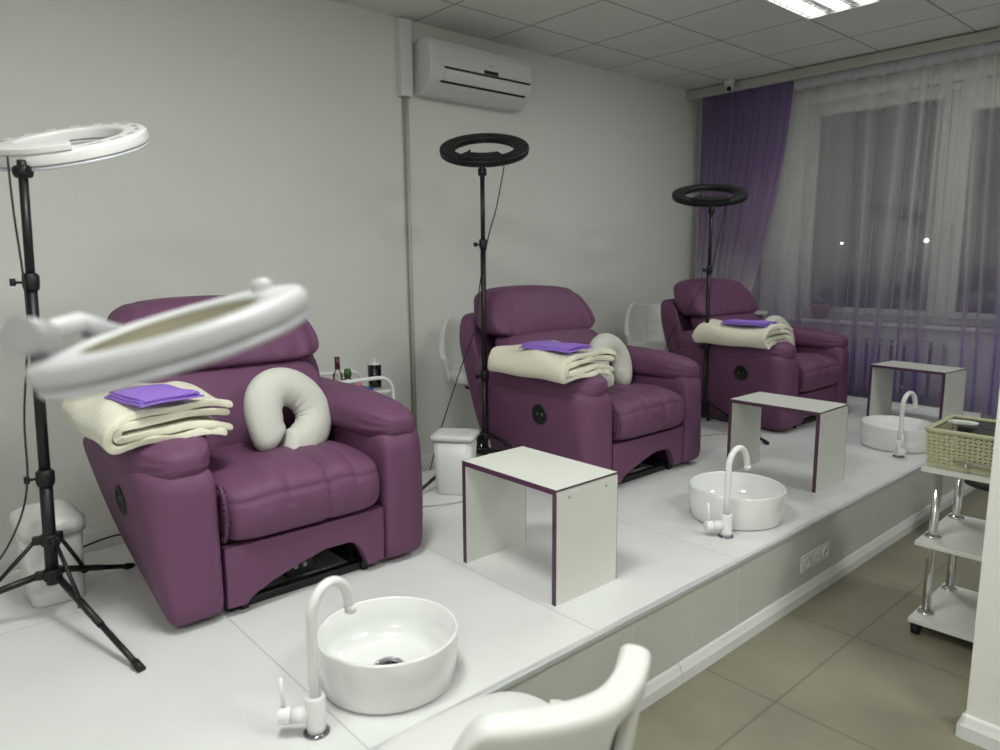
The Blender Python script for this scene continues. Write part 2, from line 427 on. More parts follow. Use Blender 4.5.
# ------------------------------------------------------------------ ceiling things
def troffer(cx, cy, label, on=1.0, s=.29):
    t = thing('ceiling_light', label, 'ceiling light', (cx, cy, CEIL - .012))
    bm = bmesh.new()
    for a in (-1, 1):
        box(bm, -s, s, a * s - (.02 if a > 0 else 0), a * s + (.02 if a < 0 else 0), -.006, .01)
        box(bm, a * s - (.02 if a > 0 else 0), a * s + (.02 if a < 0 else 0), -s + .02, s - .02, -.006, .01)
    newobj('frame', bm, M['lampwhite'], t)
    bm = bmesh.new()
    for k in range(1, 4):
        x = -s + 2 * s * k / 4; box(bm, x - .004, x + .004, -s + .02, s - .02, -.005, .008)
    for k in range(1, 9):
        y = -s + 2 * s * k / 9; box(bm, -s + .02, s - .02, y - .0015, y + .0015, -.005, .008)
    newobj('louvre', bm, mat('louvre_aluminium', (.7, .7, .7), .25, metal=.8), t)
    e = bpy.data.materials.new('fluorescent_tube'); e.use_nodes = True
    b = e.node_tree.nodes['Principled BSDF']; b.inputs['Emission Color'].default_value = (.95, 1, .96, 1); b.inputs['Emission Strength'].default_value = 9 * on
    for k in range(4):
        x = -s + 2 * s * (k + .5) / 4; bm = bmesh.new(); box(bm, x - .042, x + .042, -s + .03, s - .03, .0085, .0105); newobj('tube', bm, e, t)
    L = bpy.data.lights.new('light', 'AREA'); L.shape = 'SQUARE'; L.size = .54; L.energy = LP * on; L.color = (.97, 1, .955)
    lo = bpy.data.objects.new('light', L); C.objects.link(lo); lo.parent = t; lo.location = (0, 0, -.012)
LP = 26
gx = lambda i: -4.0891 + .5995 * i
gy = lambda j: 2.769 + .5995 * j
troffer(gx(3.5), gy(2.5), 'square louvred ceiling light that is lit, top right of the view', .48)
troffer(gx(7.5), gy(-1.5), 'square louvred ceiling light behind the camera on the right', 1.0)
troffer(gx(4.5), gy(-3.5), 'square louvred ceiling light over the nearest washbasin', 1.25)
troffer(gx(8.5), gy(1.5), 'square louvred ceiling light beyond the partition at the right', 1.0)
troffer(gx(7.5), gy(-6.5), 'square louvred ceiling light farthest behind the camera', 1.0)

t = thing('security_camera', 'small white dome camera on the ceiling edge above the purple curtain', 'camera', (-3.44, 5.60, CEIL))
bm = bmesh.new(); lathe(bm, [(0, 0), (.045, 0), (.045, -.02), (.04, -.035), (.038, -.05), (0, -.05)], 20); newobj('base', bm, M['whiteplastic'], t)
bm = bmesh.new(); lathe(bm, [(0, -.045), (.036, -.045), (.036, -.075), (.02, -.095), (0, -.1)], 20); newobj('housing', bm, M['whiteplastic'], t)
bm = bmesh.new(); lathe(bm, [(0, .03), (.016, .028), (.02, .02), (.02, 0)], 16, (.012, -.02, -.075), axis=Vector((.3, -.8, -.35))); newobj('lens', bm, M['black'], t)

# air conditioner
t = thing('air_conditioner', 'white wall-mounted air conditioner high on the left wall', 'air conditioner', (XW, 3.25, 2.10))
prof = [(0, .32), (.14, .33), (.175, .315), (.19, .27), (.195, .16), (.18, .085), (.15, .045), (.10, .012), (.06, 0), (0, .01)]
bm = bmesh.new(); prism(bm, prof, -.50, .35, 'XZ'); newobj('body', bm, M['acwhite'], t, bevel=.012, bseg=3)
bm = bmesh.new(); prism(bm, [(.19, .285), (.200, .27), (.205, .165), (.199, .16), (.192, .16), (.186, .275)], -.44, .335, 'XZ'); newobj('front_panel', bm, M['acwhite'], t, bevel=.003)
bm = bmesh.new(); prism(bm, [(.196, .15), (.199, .128), (.186, .08), (.176, .08), (.186, .15)], -.40, .30, 'XZ'); newobj('air_flap', bm, M['acwhite'], t, bevel=.002)
bm = bmesh.new(); prism(bm, [(.195, .162), (.2005, .162), (.199, .151), (.19, .151)], -.40, .32, 'XZ'); newobj('upper_slot', bm, M['black'], t)
bm = bmesh.new(); prism(bm, [(.180, .079), (.1845, .079), (.178, .070), (.168, .070)], -.42, .29, 'XZ'); newobj('lower_slot', bm, M['black'], t)
newobj('display', bx(.19, .2065, -.09, .03, .163, .186), M['black'], t, bevel=.002)
newobj('logo_mark', bx(.195, .2055, -.045, -.01, .215, .2185), M['red'], t)

bm = bmesh.new(); box(bm, XW, XW + .055, 2.63, 2.715, 2.085, CEIL - .012)
o = newobj('pipe_trunking', bm, M['trim'], bevel=.004); tag(o, 'white square cable trunking on the wall just left of the air conditioner', 'trunking')
bm = bmesh.new(); tube(bm, [(XW + .012, 2.69, 2.085), (XW + .012, 2.687, 1.0), (XW + .012, 2.692, FLOOR + .1)], .012)
o = newobj('drain_pipe', bm, M['beige']); tag(o, 'thin beige pipe running down the wall below the trunking', 'pipe')
bm = bmesh.new(); tube(bm, [(XW + .01, 2.664, 2.085), (XW + .008, 2.668, 1.5), (XW + .01, 2.670, 1.0), (XW + .01, 2.672, FLOOR + .1)], .004)
o = newobj('wall_cable', bm, M['grey']); tag(o, 'thin dark cable running down the wall along the beige pipe', 'cable')

# ------------------------------------------------------------------ recliner
L_, SEAM = M['leather'], M['leather_seam']
def recliner(name, label, loc, rz=0):
    t = thing(name, label, 'armchair', loc, rz, 'purple recliners on the platform')
    for s in (-1, 1):
        def side(x, y, z, s=s):
            h = (z + 1) / 2; d = (x + 1) / 2
            yi = .288; yo = .455 + .055 * h - .085 * (1 - d) * (1 - h) ** .8 - .012 * h * d
            X = lerp(-.40 - .02 * h, .375, d) - .085 * max(0, y * s) ** 2 * h * d ** 3 + .0 * h
            Y = lerp(yi, yo, (y * s + 1) / 2) + .012 * math.sin(PI * h) * max(0, y * s)
            Z = lerp(.008, .488 - .0 * d, h) + .012 * (1 - (y * s) ** 2) * (z > .9)
            return Vector((X, s * Y, Z))
        newobj('side_panel', puff(11, 20, side), L_, t)
        def pad(x, y, z, s=s):
            d = (x + 1) / 2
            w = lerp(.115, .125, sstep(0, .6, d)) * (1 - .12 * sstep(.8, 1, d))
            X = lerp(-.47, .365, d)
            cy = lerp(.385, .375, d)
            hh = lerp(.076, .070, d)
            zc = lerp(.540, .522, d) - .010 * sstep(.7, 1, d)
            g = sstep(.55, 1, x) * .8
            ang = math.atan2(z, y)
            rp = 1 + .035 * g * math.sin(ang * 13 + 1) + .02 * math.sin(x * 7 + s)
            Y = cy + s * 0 + y * s * w * rp * s
            Z = zc + z * hh * rp - .03 * (y * s > 0) * (y * s) ** 2 * 1.0
            return Vector((X, s * (cy + (y * s) * w * rp), Z))
        newobj('arm_pad', puff(3.3, 30, pad), L_, t)
        # recessed black cup with two small eyes on the outer side
        if s < 0:
            bt = bmesh.new(); lathe(bt, [(0, .006), (.034, .006), (.040, .012), (.047, .012), (.050, .004), (.050, -.02), (0, -.02)], 32, (.075, -.484, .362), axis=Vector((0, -1, -.10)))
            bb = newobj('control_button', bt, M['black'], t)
            for q in (-.017, .017):
                e = bmesh.new(); lathe(e, [(0, .010), (.007, .009), (.009, .004)], 14, (.075 + q, -.484, .362), axis=Vector((0, -1, -.10))); newobj('button', e, mat('button_rim', (.05, .08, .07), .25), bb)
    def seat(x, y, z):
        d = (x + 1) / 2; h = (z + 1) / 2
        fr = sstep(.45, 1, d)
        X = lerp(-.25, .385, d) + .030 * fr * math.sin(PI * h)
        Y = y * .287
        top = .438 - .030 * (1 - d) ** 1 + .020 * (1 - y * y) - .016 * sstep(.7, 1, d)
        ch = -.013 * math.exp(-((abs(y - .22)) / .045) ** 2) * (z > 0 or x > .8) - .006 * math.exp(-((y + .28) / .04) ** 2) * (z > 0) - .004 * math.exp(-((y + .55) / .05) ** 2) * (z > 0) - .004 * math.exp(-((y - .55) / .04) ** 2) * (z > 0)
        Z = lerp(.225, top, h) + ch * (h > .5) + .004 * math.sin(8 * y + 5 * x) * h
        X += ch * 1.0 * (x > .8)
        # front stitching line
        if x > .75: X -= .005 * math.exp(-((h - .72) / .05) ** 2)
        return Vector((X, Y, Z))
    newobj('seat_cushion', puff(6.5, 56, seat), L_, t)
    # gathered side of the seat cushion
    for s in (-1,):
        bm = bmesh.new(); pts = []
        for k in range(27):
            a = k / 26; ang = lerp(-1.2, 1.55, a)
            pts.append((.335 + .052 * math.cos(ang) + .0, s * (.281 + .003 * math.sin(k * 2.6)), .335 + .088 * math.sin(ang)))
        tube(bm, pts, [.005 + .005 * (k % 2) for k in range(27)], 8)
        newobj('piping', bm, SEAM, t)
    # footrest front with the arch
    def archz(yy):
        if yy < -.225 or yy > .215: return .030
        a = (yy + .225) / .44
        return .030 + .105 * min(1, a / .62) ** .62 * (1 - max(0, (a - .80) / .20) ** 2.6)
    bm = bmesh.new(); NY = 58; cols = []
    for k in range(NY + 1):
        yy = lerp(-.285, .285, k / NY); za = archz(yy); bul = .008 * (1 - (yy / .285) ** 6)
        cols.append([bm.verts.new((x, yy, z)) for x, z in ((.362 + bul, .228), (.364 + bul, (za + .228) / 2), (.358 + bul, za), (.325, za), (.325, .228))])
    for A, B in zip(cols, cols[1:]):
        for q in range(5): bm.faces.new((A[q], A[(q + 1) % 5], B[(q + 1) % 5], B[q]))
    bm.faces.new(cols[0]); bm.faces.new(cols[-1])
    newobj('footrest', bm, L_, t, bevel=.004, bseg=2)
    # steel mechanism
    bm = bmesh.new()
    for y in (-.22, .22): box(bm, -.33, .33, y - .012, y + .012, .0, .035)
    box(bm, .285, .315, -.27, .26, .0, .028); box(bm, -.33, -.30, -.24, .24, 0, .03)
    for y in (-.20, .20):
        prism(bm, [(-.2, .02), (.2, .10), (.2, .125), (-.2, .05)], y - .004, y + .004, 'XZ')
        prism(bm, [(-.2, .12), (.25, .03), (.25, .055), (-.2, .15)], y + .012, y + .018, 'XZ')
    newobj('base_frame', bm, M['blackmetal'], t, bevel=.002)
    bm = bmesh.new(); box(bm, .10, .27, -.05, .05, .03, .09); box(bm, -.10, .12, -.035, .035, .04, .085)
    mo = newobj('motor_box', bm, M['black'], t, bevel=.004)
    for q in (-.015, .018):
        bm = bmesh.new(); lathe(bm, [(0, .003), (.007, .003), (.009, 0)], 12, (.271, q, .062), axis=Vector((1, 0, 0)))
        newobj('socket', bm, M['grey'], mo)
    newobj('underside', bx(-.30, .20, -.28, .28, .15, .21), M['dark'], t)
    # leaning back shell
    def ax(h): return lerp(-.22, -.545, h)      # x of the back's centre plane at height share h
    def shell(x, y, z):
        h = (z + 1) / 2
        w = .452 - .030 * sstep(.75, 1, h) - .03 * (1 - h)
        X = -.33 - .26 * h + x * (.075 + .02 * math.sin(PI * h))
        # wings curl forward at the sides
        X += .11 * abs(y) ** 5 * (.4 + .6 * h)
        return Vector((X, y * w, lerp(.10, .800, h)))
    newobj('back_shell', puff(7, 22, shell), L_, t)
    def lumbar(x, y, z):
        h = (z + 1) / 2
        X = lerp(-.155, -.335, h) + x * .095 + .02 * (x > 0) * math.sin(PI * h)
        return Vector((X, y * (.345 + .03 * h), lerp(.39, .715, h) - .01 * (1 - y * y) * 0))
    newobj('backrest', puff(4.5, 24, lumbar), L_, t)
    def head(x, y, z):
        h = (z + 1) / 2
        X = lerp(-.315, -.455, h) + x * (.115 - .02 * h) + .018 * (x > 0) * math.sin(PI * h)
        cr = .006 * math.sin(y * 26) * sstep(-.2, -1, z) + .005 * math.sin(y * 31 + 2) * (abs(y) > .7)
        return Vector((X + cr, y * (.395 - .045 * sstep(.3, 1, h)), lerp(.695, .940, h) + .022 * (1 - y * y) * h + cr * .4))
    newobj('headrest', puff(5.5, 34, head), L_, t)
    return t
CH = [(-2.50, 1.05), (-2.50, 2.89), (-2.50, 4.71)]
r1 = recliner('recliner', 'purple leather recliner nearest the camera, behind the blurred lamp', (*[CH[0][0], CH[0][1]], 0))
r2 = copytree(r1); r2.location = (CH[1][0], CH[1][1], 0); r2['label'] = 'purple leather recliner in the middle of the row, behind the nearest white side table'
r3 = copytree(r1); r3.location = (CH[2][0], CH[2][1], 0); r3['label'] = 'purple leather recliner farthest away, beside the curtains'

for rr, k in ((r2, 1), (r3, 1)):      # these two are tipped a little further back
    for c in kids(rr):
        n_ = c.name.split('.')[0]
        if n_ in ('headrest', 'back_shell'): c.location.x = -.085 if k == 1 and rr is r2 else -.06
        if n_ == 'headrest': c.location.z = -.014
        if n_ == 'backrest': c.location.x = -.045

# ------------------------------------------------------------------ folded fleece blankets
def blanket(name, label, loc, rz, width=.36, depth=.54, side=False, seed=0, thick=.0235, nlay=2, arch=1.0, obj=None):
    rnd = random.Random(seed); bm = bmesh.new()
    def deform(x, y, z):
        # y across the arm, origin above its crown
        yy = y
        drop = arch * (.42 * max(0, -yy - .07) ** 1.3 + .8 * max(0, yy - .11) ** 1.4)
        return Vector((x + .010 * math.sin(yy * 17 + z * 40 + seed), yy, z - drop + .006 * math.sin(x * 15 + yy * 9 + seed) * (z / .06)))
    H = thick * (2 * nlay + .9)
    for k in range(nlay):
        ro = H / 2 - k * thick * 1.12; ri = ro - thick
        cyy = -.20 + H / 2; zc = H / 2 + .003
        r_end = [.17, .150][k % 2] + rnd.uniform(-.01, .01)
        l_end = [.145, .165][k % 2]
        out = []; inn = []
        for i in range(15): # upper run from the right end to the fold
            y = lerp(r_end, cyy, i / 14); out.append((y, zc + ro)); inn.append((y, zc + ri))
        for i in range(1, 14):
            a = PI / 2 + PI * i / 14; out.append((cyy + ro * math.cos(a), zc + ro * math.sin(a))); inn.append((cyy + max(.0015, ri) * math.cos(a), zc + max(.0015, ri) * math.sin(a)))
        for i in range(15):
            y = lerp(cyy, l_end, i / 14); out.append((y, zc - ro)); inn.append((y, zc - ri))
        # round nose on both loose ends
        n1 = [(l_end + thick * .5 * math.sin(a_), zc - (ro + ri) / 2 - thick * .5 * math.cos(a_)) for a_ in (PI / 6, PI / 3, PI / 2, PI * 2 / 3, PI * 5 / 6)]
        n2 = [(r_end + thick * .5 * math.sin(a_), zc + (ro + ri) / 2 - thick * .5 * math.cos(a_)) for a_ in (PI / 6, PI / 3, PI / 2, PI * 2 / 3, PI * 5 / 6)]
        poly = out + n1 + inn[::-1] + n2
        nx = 16; rows = []
        for j in range(nx + 1):
            x = lerp(-depth / 2, depth / 2, j / nx)
            edgef = 1 - (abs(j / nx - .5) * 2) ** 14 * .3
            rows.append([bm.verts.new(deform(x + (.004 * math.sin(y * 60 + k) if j in (0, nx) else 0) + (rnd.uniform(-.003, .003) if j in (0, nx) else 0), y, z + .0025 * math.sin(y * 38 + j * .7 + k * 2) - (.012 * k + .004) * sstep(.06, .19, y) * (1 if z < zc else .4))) for y, z in poly])
        n = len(poly)
        for A, B in zip(rows, rows[1:]):
            for i in range(n):
                f = bm.faces.new((A[i], A[(i + 1) % n], B[(i + 1) % n], B[i])); f.smooth = True
        # ends: quads between outer and inner run
        m_ = len(out)
        for row, fl in ((rows[0], 0), (rows[-1], 1)):
            o_ = row[:m_]; nose1 = row[m_:m_ + 5]; i_ = row[m_ + 5:2 * m_ + 5][::-1]; nose2 = row[2 * m_ + 5:]
            for i in range(m_ - 1):
                bm.faces.new((o_[i], o_[i + 1], i_[i + 1], i_[i]))
            bm.faces.new([o_[-1]] + nose1 + [i_[-1]]); bm.faces.new([i_[0]] + nose2 + [o_[0]])
    o = newobj(name, bm, M['fleece'], smooth=True, bevel=0)
    md = o.modifiers.new('bevel', 'BEVEL'); md.width = .0035; md.segments = 2; md.limit_method = 'ANGLE'; md.angle_limit = 1.0
    o.location = loc; o.rotation_euler = (0, 0, rz)
    tag(o, label, 'blanket', 'cream blankets on the left arms')
    return o
def clothpiece(name, label, loc, rz, w=.17, l=.24, tilt=(0, 0), seed=0):
    rnd = random.Random(seed); bm = bmesh.new()
    for k, (dw, dl, z) in enumerate([(0, 0, 0), (-.012, -.006, .0055), (-.004, -.014, .011)]):
        nx, ny = 10, 12; top = []; bot = []
        for j in range(ny + 1):
            rt = []; rb = []
            for i in range(nx + 1):
                x = lerp(-w / 2 - dw, w / 2 + dw, i / nx); y = lerp(-l / 2 - dl, l / 2 + dl, j / ny)
                zz = z + .0025 * math.sin(x * 40 + seed) * math.sin(y * 25 + k) - .22 * max(0, -y - .02) ** 1.5 * 1.3
                rt.append(bm.verts.new((x, y, zz + .005))); rb.append(bm.verts.new((x, y, zz)))
            top.append(rt); bot.append(rb)
        for j in range(ny):
            for i in range(nx):
                f = bm.faces.new((top[j][i], top[j][i + 1], top[j + 1][i + 1], top[j + 1][i])); f.smooth = True
                f = bm.faces.new((bot[j][i], bot[j + 1][i], bot[j + 1][i + 1], bot[j][i + 1])); f.smooth = True
        for i in range(nx):
            bm.faces.new((top[0][i], bot[0][i], bot[0][i + 1], top[0][i + 1])); bm.faces.new((top[ny][i], top[ny][i + 1], bot[ny][i + 1], bot[ny][i]))
        for j in range(ny):
            bm.faces.new((top[j][0], top[j + 1][0], bot[j + 1][0], bot[j][0])); bm.faces.new((top[j][nx], bot[j][nx], bot[j + 1][nx], top[j + 1][nx]))
    o = newobj(name, bm, M['lilac']); o.location = loc; o.rotation_euler = (tilt[0], tilt[1], rz)
    return tag(o, label, 'cloth', 'folded lilac cloths on the blankets')
blanket('folded_blanket', 'thick folded cream blanket on the left arm of the nearest recliner', (-2.505, .682, .566), .0, seed=1)
clothpiece('folded_cloth', 'folded lilac cloth on the blanket of the nearest recliner', (-2.335, .655, .6925), .15, .25, .19, seed=1)
blanket('folded_blanket', 'thick folded cream blanket on the left arm of the middle recliner', (-2.435, 2.490, .562), .0, depth=.50, seed=2)
clothpiece('folded_cloth', 'folded lilac cloth on the blanket of the middle recliner', (-2.36, 2.44, .6885), .1, .30, .18, seed=2)
blanket('folded_blanket', 'folded cream blanket with its layers showing, on the left arm of the farthest recliner', (-2.465, 4.30, .556), 0.04, depth=.50, seed=5)
clothpiece('folded_cloth', 'folded lilac cloth on the blanket of the farthest recliner', (-2.40, 4.25, .6825), .1, .30, .18, seed=3)

# ------------------------------------------------------------------ neck pillows
def neck_pillow(label, loc, rot, open_=.10, sc=1.0):
    """horseshoe cushion lying in its own XY plane (legs towards -Y), tube of varying girth"""
    bm = bmesh.new(); n = 40; pts = []; rs = []
    for i in range(n + 1):
        a = i / n
        ang = lerp(-PI / 2 + open_ * PI, 1.5 * PI - open_ * PI, a)
        rx = .098; ry = .088
        x = rx * math.cos(ang); y = ry * math.sin(ang)
        w = sstep(.30, 0, a) + sstep(.70, 1, a)
        pts.append((x * (1 + .10 * w) if open_ > .08 else x * (1 - .25 * w) + .008 * math.copysign(1, x) * w, y - .028 * w, 0)); rs.append(.064 * (1 - .10 * w) * (.45 if i in (0, n) else .82 if i in (1, n - 1) else 1))
    rings = tube(bm, [Vector(p) * sc for p in pts], [r * sc for r in rs], 22)
    for i, ring in enumerate(rings):
        c = sum((v.co for v in ring), Vector()) / len(ring)
        for k, v in enumerate(ring):
            d = v.co - c
            rad = c.normalized()
            inn = -(d.dot(rad)) / (sc * .064)
            puck = .10 * max(0, inn) * math.sin(i * 2.1) * .5
            v.co = c + Vector((d.x, d.y, d.z * .80)) * (1 + puck)
    o = newobj('neck_pillow', bm, M['pillow'], smooth=True, sub=1)
    o.location = loc; o.rotation_euler = rot
    return tag(o, label, 'pillow', 'pale horseshoe neck pillows')
def basis(xa, ya):
    xa = Vector(xa).normalized(); ya = Vector(ya); ya = (ya - xa * ya.dot(xa)).normalized(); za = xa.cross(ya)
    return Matrix((xa, ya, za)).transposed().to_euler()
neck_pillow('pale grey horseshoe neck pillow leaning on the backrest of the nearest recliner', (-2.465, 1.150, .545), basis((.02, .82, -.56), (-.42, .48, .74)), .012, 1.14)
neck_pillow('pale grey horseshoe neck pillow standing in the seat of the middle recliner', (-2.46, 2.955, .556), basis((-.10, .95, .0), (-.30, -.06, .95)), .12, 1.04)
neck_pillow('pale grey horseshoe neck pillow standing in the seat of the farthest recliner', (-2.47, 4.76, .548), basis((.05, .95, .0), (-.30, 0, .95)), .12, 1.04)

# ------------------------------------------------------------------ small white tables
def foot_table(label, x, y, rz=0):
    t = thing('footrest_table', label, 'table', (x, y, 0), rz, 'white tables with plum edges')
    W, D, Hh, T = .47, .30, .385, .017
    def panel(name, a, lo):
        bm = bmesh.new(); x0, x1, y0, y1, z0, z1 = a
        e = .0015
        box(bm, x0, x1, y0 + e, y1 - e, z0, z1, 0)
        o = newobj(name, bm, M['board'], t)
        zb_ = z0 - (.0004 if name == 'top' else 0)
        newobj('edge_band', bx(x0 - .0004, x1 + .0004, y0, y0 + e, zb_, z1 + .0004), M['edge'], o)
        newobj('edge_band', bx(x0 - .0004, x1 + .0004, y1 - e, y1, z0, z1 + .0004), M['edge'], o)
        if name == 'top':
            newobj('edge_band', bx(x0 - e, x0 - .0005, y0, y1, z0, z1 + .0004), M['edge'], o)
            newobj('edge_band', bx(x1 + .0005, x1 + e, y0, y1, z0 + .011, z1 + .0004), M['edge'], o)
        return o
    panel('top', (-W / 2 + .0015, W / 2 - .0015, 0, D, Hh - T, Hh), 0)
    for s in (-1, 1):
        a = (-W / 2, -W / 2 + T, 0, D, .0, Hh - T - .0002) if s < 0 else (W / 2 - T, W / 2, 0, D, .0, Hh - T - .0002)
        o = panel('side', a, 0)
        for yy in (.06, D - .06):
            bm = bmesh.new(); lathe(bm, [(0, .0012), (.0045, .0012), (.0055, 0)], 12, (s * W / 2, yy, Hh - .035), axis=Vector((s, 0, 0)))
            newobj('screw_cap', bm, M['grey'], o)
    for s in (-1, 1):
        bm = bmesh.new(); prism(bm, [(s * (W / 2 - T), Hh - T), (s * (W / 2 - T - .035), Hh - T), (s * (W / 2 - T), Hh - T - .035)], D - .05, D - .03, 'XZ')
        newobj('corner_bracket', bm, M['black'], t)
    return t
foot_table('white table with plum edges nearest the camera, between first washbasin and middle recliner', -1.748, 1.572)
foot_table('white table with plum edges standing in front of the farthest recliner', -1.713, 3.29)
foot_table('white table with plum edges farthest away, in front of the purple curtain hem', -1.72, 5.02, -.10)

# ------------------------------------------------------------------ wash basins and taps
def basin(label, x, y, R_):
    t = thing('wash_basin', label, 'sink', (x, y, 0), 0, 'round white wash basins')
    h = .138
    prof = [(0, .002), (R_ - .016, .002), (R_ - .009, .008), (R_ - .003, .07), (R_, h - .004), (R_ - .001, h), (R_ - .006, h + .001), (R_ - .010, h - .003), (R_ - .014, .08), (R_ - .028, .045), (R_ - .06, .030), (.03, .024), (.026, .020), (0, .020)]
    bm = bmesh.new(); lathe(bm, prof, 72); newobj('bowl', bm, M['ceramic'], t)
    bm = bmesh.new(); lathe(bm, [(.030, .020), (.043, .028), (.042, .032), (.034, .034), (.032, .028)], 36)
    d = newobj('drain_ring', bm, M['chrome'], t)
    bm = bmesh.new(); lathe(bm, [(0, .044), (.024, .042), (.030, .037), (.028, .031), (.007, .026), (.007, .018)], 32); newobj('drain_plug', bm, M['darkchrome'], t)
    return t
def tap(label, x, y, rz, hrz):
    hrz = hrz - rz
    t = thing('faucet', label, 'faucet', (x, y, 0), rz, 'white gooseneck faucets')
    bm = bmesh.new(); lathe(bm, [(0, 0), (.030, 0), (.031, .004), (.026, .007), (0, .007)], 32); newobj('base_ring', bm, M['darkchrome'], t)
    bm = bmesh.new(); lathe(bm, [(0, .006), (.022, .006), (.023, .02), (.023, .092), (.021, .096), (.015, .096), (.014, .088), (0, .088)], 32); newobj('body', bm, M['whitegloss'], t)
    pts = [(0, 0, .085), (0, 0, .16), (0, 0, .235)]
    r = .058
    for k in range(1, 15):
        a = PI - k / 14 * PI * .97; pts.append((r + r * math.cos(a), 0, .28 + r * 1.25 * math.sin(a)))
    pts.insert(3, (0, 0, .27)); e = pts[-1]; pts.append((e[0] + .003, 0, e[2] - .022))
    bm = bmesh.new(); tube(bm, pts, .0125, 18); sp = newobj('spout', bm, M['whitegloss'], t)
    a = Vector((e[0] + .003, 0, e[2] - .020)); bm = bmesh.new(); tube(bm, [a + Vector((0, 0, .006)), a + Vector((.0015, 0, -.012))], .0142, 18); newobj('nozzle', bm, M['whitegloss'], sp)
    d = Vector((math.cos(hrz), math.sin(hrz), 0)); bm = bmesh.new(); c = Vector((0, 0, .048))
    tube(bm, [c + d * .015, c + d * .055], .019, 24); newobj('cartridge', bm, M['whitegloss'], t)
    bm = bmesh.new(); tube(bm, [c + d * .054, c + d * .0565], .0185, 24); newobj('dark_ring', bm, M['grey'], t)
    bm = bmesh.new(); tube(bm, [c + d * .056, c + d * .085], .0205, 24); hd = newobj('handle', bm, M['whitegloss'], t, bevel=.003)
    bm = bmesh.new(); tube(bm, [c + d * .072 + Vector((0, 0, .015)), c + d * .078 + Vector((0, 0, .095))], [.0055, .0048], 12); newobj('lever', bm, M['whitegloss'], hd)
    return t
SB = [(-1.540, .962, .186), (-1.570, 2.74, .200), (-1.560, 4.49, .200)]
labs = ['nearest the camera in front of the first recliner', 'in the middle, between the first two white tables', 'farthest away, beside the trolley']
for (x, y, rr), l in zip(SB, labs): basin('round white ceramic wash basin ' + l, x, y, rr)
tap('white gooseneck faucet with a side lever at the nearest basin', -1.457, .706, math.radians(103), math.radians(-128))
tap('white gooseneck faucet at the middle basin, seen against its bowl', -1.470, 2.500, math.radians(84), math.radians(-125))
tap('white gooseneck faucet at the farthest basin, near the trolley', -1.458, 4.245, math.radians(78), math.radians(-62))

# triple socket on the riser
t = thing('wall_socket', 'white triple electrical socket on the tiled riser of the platform', 'socket', (PX1 - .006, 2.955, -.168))
newobj('plate', bx(0, .010, -.128, .128, -.038, .038), M['whiteplastic'], t, bevel=.003)
for k in (-1, 0, 1):
    bm = bmesh.new(); lathe(bm, [(.024, .0), (.024, .004), (.020, .004), (.019, -.001), (0, -.001)], 24, (.0105, k * .084, 0), axis=Vector((1, 0, 0)))
    s_ = newobj('socket_face', bm, M['whiteplastic'], t)
    for q in (-.0095, .0095):
        bm = bmesh.new(); lathe(bm, [(0, .0009), (.0035, .0009), (.0035, 0)], 10, (.0098, k * .084 + q, 0), axis=Vector((1, 0, 0)))
        newobj('pin_hole', bm, M['black'], s_)

